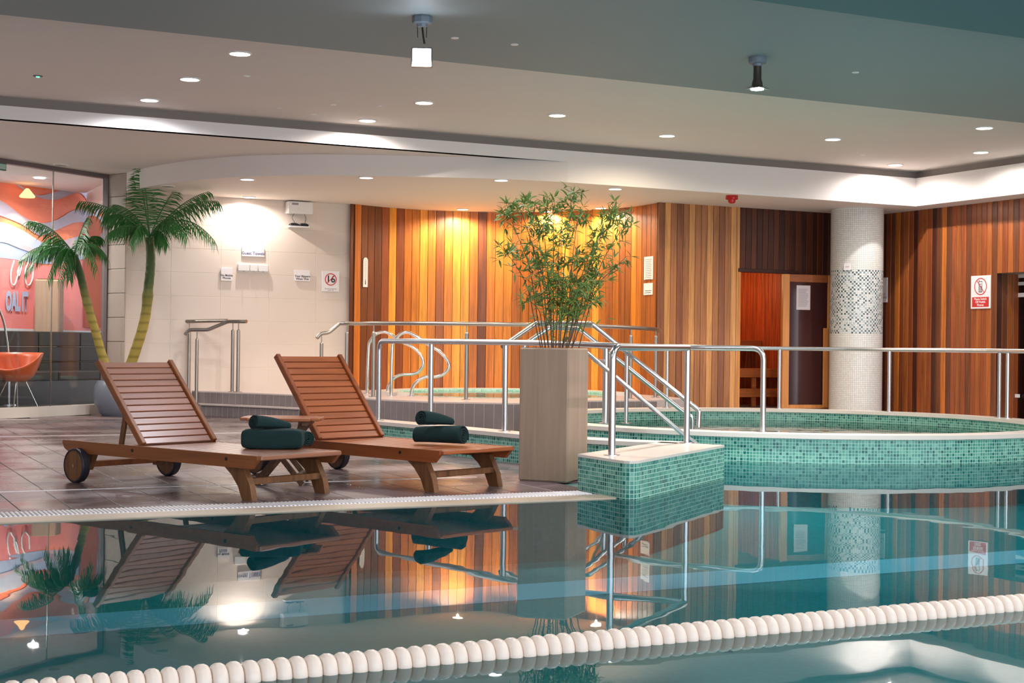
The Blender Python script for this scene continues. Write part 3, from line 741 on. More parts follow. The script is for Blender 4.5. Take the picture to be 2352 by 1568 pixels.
# ---------------------------------------------------------------- mosaic column
cl = struct_empty('column')
cm = MB(); n = 96; CRX, CRY, CR = 14.53, 17.70, .40; vs = []; fs = []; uv = []
for i in range(n):
    a = 2*PI*i/n; vs += [(CRX+CR*math.cos(a), CRY+CR*math.sin(a), 0), (CRX+CR*math.cos(a), CRY+CR*math.sin(a), ZL)]
for i in range(n):
    j = (i+1) % n; u0 = 2*PI*CR*i/n; u1 = 2*PI*CR*(i+1)/n
    fs.append((i*2, j*2, j*2+1, i*2+1)); uv.append([(u0, 0), (u1, 0), (u1, ZL), (u0, ZL)])
cm.add(vs, fs, uv); structure(cm.build('column_shaft', 'mosaic_col', cl, smooth=True))

# ---------------------------------------------------------------- glass wall and lounge behind
gA = Vector((2.34, 20.56, 0)); gB = Vector((3.93, 21.70, 0)); gd = (gB-gA).normalized(); gn = Vector((gd.y, -gd.x, 0))
g0 = gA - gd*3.2
gfr = Matrix(((gd.x, gn.x, 0, g0.x), (gd.y, gn.y, 0, g0.y), (0, 0, 1, 0), (0, 0, 0, 1)))
GL = (gB-g0).length
w1 = struct_empty('window_1')
structure(MB().box(0, GL, -.06, .10, 0, .14, gfr).build('window_sill', 'coping', w1))
joint = (atY(119, 700, 1) - Vector((0, 0, 0)))
# joint position along the glass line from the photo's upright seam
rj = ray(119, 650); tt = (g0.x*gn.x+g0.y*gn.y)/(rj.x*gn.x+rj.y*gn.y); pj = Vector((rj.x*tt, rj.y*tt, 0)); sj = (pj-g0).dot(gd)
panes = [0, sj-1.55, sj, GL-.04]
for i in range(3):
    MB().box(panes[i]+.004, panes[i+1]-.004, -.006, .006, .14, ZS-.05, gfr).build('pane', 'glass', w1)
MB().box(sj-.006, sj+.006, -.008, .008, .14, ZS-.05, gfr).build('joint', 'steel_matt', w1)
structure(MB().box(0, GL, -.04, .06, ZS-.06, ZS, gfr).box(GL-.035, GL+.01, -.04, .06, .14, ZS-.06, gfr).build('window_frame', 'frame_br', w1))
# lounge shell
LB = -2.3   # back of the lounge, behind the glass
structure(MB().box(-1, GL+4.2, LB-.1, LB, 0, ZS, gfr).build('wall_lounge', plain('lounge wall', srgb(196, 206, 206), .6)))
structure(MB().box(-1, GL, LB, -.06, .02, .12, gfr).box(GL, GL+4.2, LB, -1.1, .02, .12, gfr).build('floor', 'dark'))
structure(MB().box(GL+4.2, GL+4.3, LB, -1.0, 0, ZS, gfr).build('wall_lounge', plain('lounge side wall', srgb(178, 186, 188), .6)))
# wall print: coloured wave bands
def lp(x, y, off=LB+.004):   # photo pixel on the lounge back wall, in the glass wall's frame
    o = g0 + gn*off; r = ray(x, y); t = (o.x*gn.x+o.y*gn.y)/(r.x*gn.x+r.y*gn.y); P = Vector((r.x*t, r.y*t, 0)); return ((P-o).dot(gd), H+r.z*t)
def gpt(s, off, z): return g0 + gd*s + gn*off + Vector((0, 0, z))
mural = thing('wall_print', 'large coral and lilac wavy wall print behind the glass wall', 'wall print', (0, 0, 0))
mcol = dict(pink=srgb(232, 138, 140), orange=srgb(240, 118, 62), coral=srgb(238, 128, 100), lilac=srgb(178, 170, 190), blue=srgb(160, 180, 216), pale=srgb(206, 216, 226), rust=srgb(176, 74, 34))
mm_ = {k: plain('print '+k, v, .5) for k, v in mcol.items()}
def band(pts_top, pts_bot, col, off, name='wave_band'):
    """ribbon between two pixel polylines"""
    a = smooth_path([(x, y, 0) for x, y in pts_top], 8); b = smooth_path([(x, y, 0) for x, y in pts_bot], 8)
    vs = []; n = min(len(a), len(b))
    for i in range(n):
        for q in (a[i], b[i]):
            s_, z_ = lp(q.x, q.y, off); vs.append(gpt(s_, off, z_))
    MB().add(vs, [(2*i, 2*i+1, 2*i+3, 2*i+2) for i in range(n-1)]).build(name, mm_[col], mural)
X0, X1 = -60, 236
band([(X0,395),(0,402),(120,410),(236,430)], [(X0,765),(0,765),(120,765),(236,765)], 'coral', LB+.006, 'ground')
band([(X0,600),(0,585),(60,600),(120,612),(180,600),(236,590)], [(X0,754),(0,754),(60,756),(120,758),(180,760),(236,762)], 'pink', LB+.010, 'ground')
band([(X0,520),(0,510),(50,528),(110,560),(170,545),(236,535)], [(X0,590),(0,592),(50,598),(110,606),(170,598),(236,590)], 'blue', LB+.014)
band([(X0,395),(0,402),(45,425),(85,448),(130,440),(180,425),(212,440),(236,470)], [(X0,440),(0,405),(45,430),(85,452),(130,458),(180,442),(205,468),(225,500)], 'lilac', LB+.018)
band([(X0,450),(0,460),(50,495),(90,512),(130,505),(180,480),(236,500)], [(X0,480),(0,495),(50,515),(90,540),(130,528),(180,510),(236,520)], 'lilac', LB+.022)
band([(X0,400),(0,396),(60,400),(120,398),(180,410),(236,428)], [(X0,402),(0,404),(45,424),(110,436),(170,420),(215,445)], 'orange', LB+.016)
band([(X0,560),(0,545),(50,560),(110,580),(170,575),(236,560)], [(X0,572),(0,556),(50,572),(110,590),(170,588),(236,572)], 'lilac', LB+.026)
band([(X0,753),(0,753),(60,755),(120,757),(180,759),(242,761)], [(X0,768),(0,768),(60,769),(120,770),(180,771),(242,772)], 'pale', LB+.028, 'border')
band([(193,520),(200,500),(215,495),(232,505)], [(193,752),(200,752),(215,752),(232,752)], 'rust', LB+.030, 'panel')
band([(236,402),(237,500),(237,600),(237,770)], [(246,405),(246,500),(246,600),(246,770)], 'pale', LB+.032, 'border')
# lettering on the print
s_, z_ = lp(10, 693); fr_ = Matrix(((gd.x, 0, gn.x, 0), (gd.y, 0, gn.y, 0), (0, 1, 0, 0), (0, 0, 0, 1)))
P_ = gpt(s_, LB+.034, z_); fr_.translation = P_
me = text_mesh('OAL IT', .40, fr_ @ Matrix.Diagonal((.36, 1, 1, 1)), 'LEFT', .022); me.materials.append(mm_['blue']); link('lettering', me, mural)
def script(px, rr=.012):
    pts = []
    for x, y in px:
        s_, z_ = lp(x, y); pts.append(gpt(s_, LB+.045, z_))
    MB().tube(smooth_path(pts, 6), rr, 6).build('script_stroke', mm_['pale'], mural, smooth=True)
script([(28,598),(21,625),(22,650),(30,652),(38,625),(44,605),(36,625),(40,632),(48,600)])
script([(62,600),(54,620),(55,648),(62,655),(70,640),(72,612)])
# warm pendant glow inside lounge
pl_ = thing('lounge_lamp', 'glowing orange pendant lamp seen through the glass wall', 'lamp', gpt(*lp(68, 395, LB+.45)[:1], LB+.45, 3.2))
s_, _z = lp(68, 440, LB+.35)
pl_.location = gpt(s_, LB+.30, 3.30)
MB().lathe([(.02, .12), (.04, .1), (.12, 0), (.11, -.02), (.001, -.02)], n=24).build('lamp_shade', emit('amber shade', (1, .45, .12, 1), 3.), pl_, smooth=True)
l = bpy.data.lights.new('lounge_light', 'SPOT'); l.energy = 60; l.color = (1, .55, .2); l.spot_size = math.radians(100); l.shadow_soft_size = .06
lo = bpy.data.objects.new('lounge_light', l); COL.objects.link(lo); lo.parent = pl_; lo.location = (0, 0, -.05)
for (s__, e_) in ((1.2, 60), (3.2, 70), (5.0, 60)):  # added lamps that brighten the lounge and its wall print
    t_ = thing('downlight', 'added downlight brightening the lounge behind the glass', 'light', gpt(s__, LB+1.1, ZS), 0, 'added downlights inside the lounge')
    MB().lathe([(.001, -.004), (.08, -.004), (.08, -.012), (.001, -.014)], n=24).build('diffuser', 'light', t_, smooth=True)
    l = spotl(e_, COOL); lo = bpy.data.objects.new('lamp_light', l); COL.objects.link(lo); lo.parent = t_; lo.location = (0, 0, -.03)
# banquette: tall upholstered back in panels
bq = thing('banquette', 'dark brown upholstered banquette along the lounge wall', 'sofa', (0, 0, 0))
for r_ in range(3):
    for k in range(10):
        MB().bevbox(.1+k*.86, .1+k*.86+.85, LB+.60, LB+.86, .50+r_*.235, .50+(r_+1)*.235-.008, .012, gfr).build('back_cushion', 'leather', bq)
for k in range(10):
    MB().bevbox(.1+k*.86, .1+k*.86+.85, LB+.87, LB+1.30, .46, .60, .02, gfr).build('seat_cushion', 'leather', bq)
MB().box(.1, 8.7, LB+.60, LB+1.25, .12, .455, gfr).build('plinth', 'dark', bq)
# reflected-looking planter is a real planter standing in the lounge
s_, _ = lp(112, 700, LB+.3)
lpn = thing('planter', 'tall beige planter standing behind the glass wall', 'planter')
s_, _ = lp(112, 700, LB+.3)
for (sa_, sb_, o0, o1) in ((s_-.21, s_+.21, LB+.08, LB+.50),):
    rfr = gfr @ Matrix.Translation((s_, LB+.31, 0)) @ Matrix.Rotation(.95, 4, 'Z')
    MB().bevbox(-.19, .19, -.19, .19, .12, 2.02, .02, rfr).build('body', 'concrete', lpn)
    MB().bevbox(-.16, .16, -.16, .16, 2.015, 2.03, .004, rfr).build('soil', 'soil', lpn)
# orange tub chair
s_, _ = lp(38, 850, -.42)
ch = thing('tub_chair', 'orange shell tub chair with thin chrome legs behind the glass', 'chair', gpt(s_, -.42, .121), math.atan2(gd.y, gd.x))
vs = []; fs = []; nA = 28; rings = 7
for j in range(rings):
    t = j/(rings-1)
    for i in range(nA):
        a = 2*PI*i/nA; front = max(0, -math.cos(a-.5)); h = .36 + t*(.40-.24*front); r = .14+.20*(t**.55)
        vs.append((r*math.cos(a)*1.12, r*math.sin(a), h))
for j in range(rings-1):
    for i in range(nA): fs.append((j*nA+i, j*nA+(i+1) % nA, (j+1)*nA+(i+1) % nA, (j+1)*nA+i))
fs.append(tuple(range(nA-1, -1, -1)))
o = MB().add(vs, fs).build('shell', 'orange', ch, smooth=True); md = o.modifiers.new('s', 'SOLIDIFY'); md.thickness = .018
for a in (.8, 2.3, 3.9, 5.4):
    MB().tube([(.10*math.cos(a), .10*math.sin(a), .41), (.30*math.cos(a), .28*math.sin(a), 0)], .008, 8).build('leg', 'chrome', ch, smooth=True)
# arc of a floor lamp at the frame's left edge
s_, z_ = lp(4, 725, -.86); s2, z2 = lp(14, 770, -.86); s3, z3 = lp(20, 830, -.86)
al = thing('arc_lamp', 'curved chrome lamp stem rising behind the orange tub chair', 'lamp', (0, 0, 0))
MB().tube(smooth_path([gpt(s_-.3, -.86, z_+.5), gpt(s_, -.86, z_), gpt(s2, -.86, z2), gpt(s3, -.86, z3), gpt(s3+.01, -.86, .14)], 6), .016, 10).build('stem', 'chrome', al, smooth=True)
MB().lathe([(.001, .12), (.11, .12), (.11, .14), (.001, .155)], (gpt(s3, -.86, 0).x, gpt(s3, -.86, 0).y, 0), 24).build('base', 'chrome', al, smooth=True)

# outer shell out of view
structure(MB().box(-6.1, -6, -1.5, 24, -1.2, 3.9).build('wall_left', 'beige_tile'))
structure(MB().box(RX-.02, RX+.1, -1.5, 13.05, 0, ZL+.3).build('wall_right', 'wood_plank', color=PC['m']))

# ================================================================== OBJECTS
# ---------------------------------------------------------------- rails
def post(parent, base, ztop, r=.026, pin=False, plate=True, mat='steel', z0=None, name='post'):
    b = Vector(base); z0 = b.z if z0 is None else z0
    if pin:
        MB().lathe([(r, z0), (r, ztop-.13), (r*.96, ztop-.125), (r*.5, ztop-.11)], (b.x, b.y, 0), 16).build(name, mat, parent, smooth=True)
        MB().tube([(b.x, b.y, ztop-.115), (b.x, b.y, ztop-.02)], .008, 8).build('pin', mat, parent, smooth=True)
    else:
        MB().tube([(b.x, b.y, z0), (b.x, b.y, ztop)], r, 16).build(name, mat, parent, smooth=True)
    if plate: MB().lathe([(r, z0), (r+.035, z0), (r+.035, z0+.006), (r, z0+.008)], (b.x, b.y, 0), 20).build('base_plate', mat, parent, smooth=True)
def rail(parent, pts, r=.027, name='handrail', mat='steel', n=14):
    return MB().tube(pts, r, n).build(name, mat, parent, smooth=True)
CZ = .262
# rail 1 along the low curved wall
g = thing('guard_rail', 'steel guard rail curving along the low mosaic wall behind the loungers', 'railing', (5.40, 14.25, CZ))
g.location = (0, 0, 0)
pA_ = at(862, 962, CZ)
r1 = [(5.40, 14.25, 1.095), (5.58, 13.4, 1.093), (5.80, 12.3, 1.09), (5.95, 11.5, 1.085), (6.2, 10.87, 1.07), (6.42, 10.52, 1.062), (6.646, 10.26, 1.06)]
body = smooth_path(r1, 8)
rail(g, fillet([(5.40, 14.25, CZ), (5.40, 14.25, 1.095), body[6]], .10, 8) + body[7:])
MB().lathe([(.027, CZ), (.062, CZ), (.062, CZ+.006), (.027, CZ+.008)], (5.40, 14.25, 0), 20).build('base_plate', 'steel', g, smooth=True)
post(g, (5.605, 13.33, CZ), 1.09); post(g, (5.86, 12.15, CZ), 1.085)
# rail 0 on the block
g = thing('guard_rail', 'steel guard rail hoop standing on the green mosaic block', 'railing', (0, 0, 0))
p0 = at(1405, 1045, CZ); p1 = at(1577, 1017, CZ)
rail(g, fillet([p0, (p0.x, p0.y, 1.055), (p1.x, p1.y, 1.058)], .10, 10))
post(g, p0, .30, plate=True); post(g, p1, 1.05)
# rail 2 on the near rim of the tub
g = thing('guard_rail', 'short steel rail on the near tub rim ending in a rounded elbow', 'railing', (0, 0, 0))
p3 = at(1752, 992, CZ); p4 = at(1390, 972, CZ)
rail(g, fillet([p3, (p3.x, p3.y, 1.062), (7.82, 11.9, 1.062), (7.55, 12.5, 1.065), (p4.x, p4.y, 1.07)], .12, 10))
MB().lathe([(.027, CZ), (.062, CZ), (.062, CZ+.006), (.027, CZ+.008)], (p3.x, p3.y, 0), 20).build('base_plate', 'steel', g, smooth=True)
post(g, p4, 1.07, r=.033)
# rail 3 round the back of the tub
g = thing('guard_rail', 'long steel rail curving round the back of the spa tub past the column', 'railing', (0, 0, 0))
RR = 2.93
arc = [(TC.x+RR*math.cos(math.radians(a)), TC.y+RR*math.sin(math.radians(a)), 1.07) for a in range(86, -61, -3)]
rail(g, arc, .027)
for a in (86, 55.5, 27, -6, -9, -40): post(g, (TC.x+RR*math.cos(math.radians(a)), TC.y+RR*math.sin(math.radians(a)), CZ), 1.07, r=.024)
# stair handrails
g = thing('stair_handrail', 'near steel handrail rising over the tub wall behind the bamboo and sloping down right', 'railing', (0, 0, 0))
b_ = at(1604, 982, CZ)
F1 = [ad(1155, 795, 13.6), ad(1232, 742, 14.3), ad(1359, 743, 15.0), ad(1438, 808, 14.95), ad(1606, 943, 14.5), b_]
rail(g, fillet(F1, .03, 3), .024)
q_ = at(1438, 972, CZ); post(g, q_, ad(1438, 808, 14.95).z, r=.022)
F1b = [ad(1340, 803, 13.6), ad(1397, 851, 13.55), ad(1563, 992, 13.35), ad(1606, 1024, 13.3)]
rail(g, F1b, .021, 'lower_rail')
rail(g, [ad(1388, 828, 15.0), ad(1365, 828, 13.6)], .014, 'bracket')
g = thing('stair_handrail', 'far steel handrail parallel behind the bamboo, sloping down into the tub', 'railing', (0, 0, 0))
F2 = [ad(1205, 790, 15.8), ad(1263, 752, 15.9), ad(1330, 755, 16.1), ad(1567, 944, 16.1), ad(1590, 958, 16.1)]
rail(g, fillet(F2 + [Vector((F2[-1].x, F2[-1].y, .0))], .03, 3), .024)
post(g, Vector((F2[0].x, F2[0].y, 0)), F2[0].z, r=.022); 
q_ = ad(1400, 812, 16.1); post(g, Vector((q_.x, q_.y, -.4)), q_.z, r=.02, plate=False)

# platform handrail
g = thing('platform_handrail', 'steel handrail on pinned posts round the plunge pool platform', 'railing', (0, 0, 0))
zt = 1.345
e0 = ad(728, 776, 20.6); e1 = ad(736, 766, 20.65); e2 = ad(755, 764, 20.7); e3 = ad(780, 743, 20.75)
ring_ = [(6.97, 19.6, zt+.01), (6.92, 19.1, zt), (6.93, 18.5, zt), (7.2, 17.95, zt), (7.83, 17.42, zt), (8.6, 17.15, zt), (9.6, 17.2, zt), (10.4, 17.45, zt-.01), (10.98, 17.8, zt-.02), (11.36, 18.3, zt-.03)]
rail(g, fillet([e0, e1, e2, e3], .05, 3)[:-1] + smooth_path([e3]+ring_, 6), .028, mat='steel_matt')
post(g, ad(737, 905, 20.6), e1.z-.01, pin=True, mat='steel_matt', z0=.345); post(g, (6.94, 19.62, .345), zt, pin=True, mat='steel_matt')
for p_ in ((6.93, 18.5), (7.83, 17.42), (10.35, 17.43), (11.0, 17.82)): post(g, (p_[0], p_[1], .345), zt, pin=True, mat='steel_matt')
# step handrail at the left
g = thing('step_handrail', 'steel step handrail in front of the beige tiled wall', 'railing', (0, 0, 0))
d0 = 20.9
rail(g, fillet([ad(425, 769, 21.0), ad(434, 757, 21.0), ad(478, 757, 21.0), ad(524, 738, 21.0), ad(566, 738, 20.85)], .04, 3), .028, mat='steel_matt')
bp_ = ad(451, 900, 20.95); post(g, Vector((bp_.x, bp_.y, 0)), ad(451, 759, 20.95).z, pin=True, mat='steel_matt')
for xx_, dd_ in ((533, 21.05), (546, 20.95)):
    q_ = ad(xx_, 905, dd_); post(g, Vector((q_.x, q_.y, .345)), ad(xx_, 739, dd_).z, pin=True, mat='steel_matt')
g = thing('step_handrail', 'darker rear step handrail close to the beige wall, left of the guest sign', 'railing', (0, 0, 0))
rail(g, [ad(418, 738, 21.4), ad(522, 736, 21.1)], .027, mat='steel_matt')
q_ = ad(433, 900, 21.3); post(g, Vector((q_.x, q_.y, .0)), ad(433, 738, 21.3).z, pin=True, mat='steel_matt')
# P shaped grab rails
for lab, d_, px in (('left chrome P shaped grab rail beside the plunge pool', 21.0, [(843,902),(847,800),(853,780),(865,766),(882,762),(898,768),(920,783),(948,797),(966,815),(972,835),(962,853),(945,859),(922,860),(905,868),(893,885),(889,903)]),
                  ('right chrome P shaped grab rail beside the plunge pool', 20.1, [(898,909),(901,800),(908,781),(920,767),(936,763),(954,771),(982,790),(1008,806),(1026,825),(1031,842),(1020,858),(1000,865),(975,866),(956,878),(947,892),(944,909)])):
    g = thing('grab_rail', lab, 'railing', (0, 0, 0), 0, 'grab rails at the plunge pool')
    P = [ad(x, y, d_) for x, y in px]; P[0].z = .345; P[-1].z = .345
    rail(g, smooth_path(P, 5), .024, 'bent_tube', 'chrome')
    for e in (P[0], P[-1]): MB().lathe([(.024, .345), (.06, .345), (.06, .352), (.024, .354)], (e.x, e.y, 0), 20).build('base_plate', 'chrome', g, smooth=True)

# ---------------------------------------------------------------- loungers
def lounger(label, org, ang, hinge, btop, bz, end, foot, tone):
    root = thing('sun_lounger', label, 'sun lounger', (org[0], org[1], 0), ang, 'wooden sun loungers on the deck')
    HW = .37; z0, z1 = .215, .305
    wx = wood('teak side '+tone[3], tint=tone[0], rough=.4, axis=0); wy = wood('teak slat '+tone[3], tint=tone[1], rough=tone[4], axis=1); wz = wood('teak leg '+tone[3], tint=tone[2], rough=.5, axis=2, c0=.5)
    wy.node_tree.nodes['Principled BSDF'].inputs['Coat Weight'].default_value = tone[5]; wy.node_tree.nodes['Principled BSDF'].inputs['Coat Roughness'].default_value = .3
    # side rails with bevelled ends
    for s in (-1, 1):
        ya, yb = s*HW-.016, s*HW+.016
        prof = [(-.24, z1-.02), (-.235, z1), (end, z1), (end, z1-.03), (end-.06, z0), (-.15, z0), (-.215, z0+.03)]
        vs = [(x, ya, z) for x, z in prof]+[(x, yb, z) for x, z in prof]; n = len(prof)
        MB().add(vs, [tuple(range(n)), tuple(range(2*n-1, n-1, -1))]+[(i, n+i, n+(i+1) % n, (i+1) % n) for i in range(n)]).build('side_rail', wx, root)
    # seat slats
    x = hinge+.03; k = 0
    while x < end-.05:
        MB().bevbox(x, x+.062, -HW+.018, HW-.018, z1-.022, z1-.002, .003).build('seat_slat', wy, root); x += .073
    MB().bevbox(end-.035, end+.03, -HW+.0, HW+.0, z1-.03, z1, .006).build('end_board', wy, root)
    for xx in (-.12, .16, .40): MB().bevbox(xx, xx+.05, -HW+.018, HW-.018, z0+.01, z0+.035, .003).build('cross_bar', wx, root)
    # backrest
    ln = math.hypot(btop-hinge, bz-z1); a = math.atan2(bz-z1, btop-hinge)
    bm_ = Matrix.Translation((hinge, 0, z1-.01)) @ Matrix.Rotation(-a, 4, 'Y')
    for sd_ in (-1, 1):
        MB().bevbox(0, ln, sd_*(HW-.045)-.02, sd_*(HW-.045)+.02, -.045, .006, .005, bm_).build('back_stile', wx, root)
    ns = 13; pitch = (ln-.01)/ns
    for k in range(ns):
        MB().bevbox(.008+k*pitch, .008+k*pitch+pitch-.009, -HW+.066, HW-.066, -.024, -.002, .003, bm_).build('back_slat', wy, root)
    # prop
    t = .42; px_ = hinge+(btop-hinge)*t; pz = z1+(bz-z1)*t
    for s in (-1, 1): MB().bevbox(-.02, .02, s*.30-.013, s*.30+.013, 0, pz-z0-.03, .003, Matrix.Translation((px_-.06, 0, z0+.02)) @ Matrix.Rotation(.22, 4, 'Y')).build('prop', wz, root)
    # front legs, curved
    for s in (-1, 1):
        ya, yb = s*(HW-.035)-.024, s*(HW-.035)+.024
        prof = [(foot-.27, z0+.02), (foot-.06, z0+.02), (foot+.02, .10), (foot+.045, 0), (foot-.055, 0), (foot-.10, .09), (foot-.17, .165)]
        vs = [(x, ya, z) for x, z in prof]+[(x, yb, z) for x, z in prof]; n = len(prof)
        MB().add(vs, [tuple(range(n)), tuple(range(2*n-1, n-1, -1))]+[(i, n+i, n+(i+1) % n, (i+1) % n) for i in range(n)]).build('leg', wz, root)
    MB().bevbox(foot-.045, foot-.005, -HW+.05, HW-.05, .10, .145, .004).build('stretcher', wz, root)
    # rear legs carrying the axle
    for s in (-1, 1):
        y_ = s*(HW-.05)
        prof = [(-.06, z0+.01), (.10, z0+.01), (.03, .09), (-.04, .09)]
        vs = [(x, y_-.02, z) for x, z in prof]+[(x, y_+.02, z) for x, z in prof]; n = 4
        MB().add(vs, [tuple(range(n)), tuple(range(2*n-1, n-1, -1))]+[(i, n+i, n+(i+1) % n, (i+1) % n) for i in range(n)]).build('leg', wz, root)
    MB().bevbox(-.025, .025, -HW, HW, .11, .155, .004).build('axle_bar', wx, root)
    for s in (-1, 1):
        rot = Matrix.Translation((0, s*(HW+.052), .128)) @ Matrix.Rotation(PI/2, 4, 'X')
        wh = MB().lathe([(.112, -.032), (.122, -.032), (.128, -.025), (.128, .025), (.122, .032), (.112, .032)], n=36, mat=rot).build('wheel', 'rubber', root, smooth=True)
        MB().lathe([(.001, -.028), (.112, -.028), (.112, .028), (.001, .028)], n=36, mat=rot).build('wheel_disc', wz, wh, smooth=True)
        MB().lathe([(.001, -.034), (.012, -.034), (.012, .034), (.001, .034)], n=12, mat=rot).build('hub', 'steel_matt', wh, smooth=True)
    for s in (-1, 1):
        for xx in (hinge-.03, hinge+1.0 if hinge+1.0 < end-.1 else end-.3):
            MB().lathe([(.001, -.020), (.012, -.020), (.012, .020), (.001, .020)], n=10, mat=Matrix.Translation((xx, s*HW, (z0+z1)/2+.01)) @ Matrix.Rotation(PI/2, 4, 'X')).build('bolt', 'black', root, smooth=True)
    return root
L1 = lounger('left wooden sun lounger with pale sheen on its raised slatted back', (2.20, 11.28), math.atan2(-.904, .427), .65, .10, .90, 1.96, 1.84,
             (srgb(134, 76, 38), srgb(150, 96, 72), srgb(118, 76, 42), 'a', .30, .9))
L2 = lounger('right wooden sun lounger with redder slatted back, before the plunge pool rail', (3.66, 11.5), math.atan2(-.931, .364), .64, .095, .955, 2.05, 1.93,
             (srgb(140, 72, 34), srgb(156, 84, 44), srgb(118, 74, 42), 'b', .38, .1))

# ---------------------------------------------------------------- side table
tb = at(668, 1114, 0)
t = thing('side_table', 'small round-cornered wooden folding table between the two loungers', 'table', (tb.x, tb.y+.22, 0), -TH)
hw = .30; prof = []
for k in range(36):
    a = 2*PI*k/36; c, s = math.cos(a), math.sin(a); prof.append((hw*math.copysign(abs(c)**.6, c), .25*math.copysign(abs(s)**.6, s)))
TZ = .475
k = 0; y = -.25
import itertools
for k in range(6):
    y0, y1 = -.25+k*.5/6+.003, -.25+(k+1)*.5/6-.003
    ym = (abs(y0)+abs(y1))/2; wx_ = hw*(1-max(0, (ym-.10)/.15)**2*.42)
    MB().bevbox(-wx_, wx_, y0, y1, TZ, TZ+.022, .005).build('table_slat', 'wood_teak', t)
for xx in (-.19, .19): MB().bevbox(xx-.02, xx+.02, -.22, .22, TZ-.035, TZ, .004).build('batten', 'wood_worn', t)
for y_, ph in ((-.17, 1), (.17, 1)):
    for sg in (-1, 1):
        a_ = math.atan2(TZ-.03, sg*.36); ln = math.hypot(TZ-.03, .36)
        MB().bevbox(0, ln, y_+sg*.014-.012, y_+sg*.014+.012, -.02, .02, .003, Matrix.Translation((-sg*.18, 0, .006)) @ Matrix.Rotation(-a_, 4, 'Y')).build('leg', 'wood_worn', t)
MB().bevbox(-.17, -.13, -.17, .17, .05, .085, .003).build('stretcher', 'wood_worn', t); MB().bevbox(.13, .17, -.17, .17, .05, .085, .003).build('stretcher', 'wood_worn', t)

# ---------------------------------------------------------------- towels
def towel_folded(label, p, w_, d_, h_, rz):
    """folded towel: several soft layers wrapped at one side"""
    root = thing('folded_towel', label, 'towel', p, rz, 'dark green towels on the loungers')
    bm = bmesh.new(); bmesh.ops.create_cube(bm, size=1)
    bmesh.ops.subdivide_edges(bm, edges=bm.edges[:], cuts=10, use_grid_fill=True)
    for v in bm.verts:
        x, y, z = v.co
        # superellipse softening
        for _ in range(1):
            ex = 1-.10*(abs(z*2)**4)*.6; ey = 1-.10*(abs(z*2)**4)*.8
        zz = z*(1-.10*(abs(x*2)**6)-.08*(abs(y*2)**6))
        zz += .014*math.sin(x*7+y*3)+.01*math.sin(y*11+1)
        v.co = Vector((x*w_*ex, y*d_*ey, max(0, (zz+.5)*h_)))
    me = bpy.data.meshes.new('body'); bm.to_mesh(me); bm.free()
    for pl in me.polygons: pl.use_smooth = True
    me.materials.append(M['towel']); o = link('body', me, root)
    md = o.modifiers.new('s', 'SUBSURF'); md.levels = 1; md.render_levels = 1
    return root
def towel_roll(label, p, length, r0, r1, rz, name='rolled_towel', rx=0, tilt=0):
    root = thing(name, label, 'towel', p, rz, 'dark green towels on the loungers')
    # spiral sheet extruded along x, radius tapering from r0 to r1
    turns = 3.4; n = 90; m = 14; th = .0105; vs = []; fs = []
    for j in range(m+1):
        t_ = j/m; R = r0+(r1-r0)*t_**1.5; x = (t_-.5)*length
        for i in range(n+1):
            q = i/n; a = q*turns*2*PI+1.2; r = R*(.12+.88*q)*(1+.03*math.sin(3*a+4*t_))
            lift = .0
            vs.append((x+.012*math.sin(a*1.0)*(1-t_)*(1 if q > .8 else .4), r*math.cos(a)*1.08, R+r*math.sin(a)*.92))
    for j in range(m):
        for i in range(n):
            a = j*(n+1)+i; fs.append((a, a+1, a+n+2, a+n+1))
    o = MB().add(vs, fs).build('roll', 'towel', root, smooth=True)
    md = o.modifiers.new('s', 'SOLIDIFY'); md.thickness = th; md.offset = 0
    return root
u1 = L1.rotation_euler.z; u2 = L2.rotation_euler.z
c1 = ad(630, 1035, 10.0); sz = .305
b1 = at(632, 1030, sz)
towel_folded('thick folded green towel on the left lounger', (b1.x, b1.y+.05, sz-.002), .43, .26, .142, -TH+.06)
e_ = at(690, 1028, sz); towel_roll('rounded green towel end behind the folded towel on the left lounger', (e_.x+.03, e_.y+.16, sz), .24, .068, .058, -TH-.75, 'towel_bundle')
towel_roll('small rolled green towel on top of the folded one, left lounger', (b1.x-.015, b1.y+.06, sz+.132), .30, .056, .024, -TH+.72)
b2 = at(1022, 1022, sz)
towel_roll('thick lying rolled green towel on the right lounger', (b2.x-.02, b2.y+.05, sz), .40, .079, .066, -TH+PI-.42, 'towel_bundle')
towel_roll('small rolled green towel leaning on top of the right lounger bundle', (b2.x-.05, b2.y+.06, sz+.142), .30, .062, .028, -TH+.72)

# ---------------------------------------------------------------- planter with bamboo
a_ = Vector((5.037, 10.189, 0)); c_ = Vector((5.40, 9.93, 0))
ang = math.radians(-51)
pln = thing('potted_bamboo', 'bamboo plant in a tall square beige planter beside the right lounger', 'potted plant', (a_.x, a_.y, 0), ang)
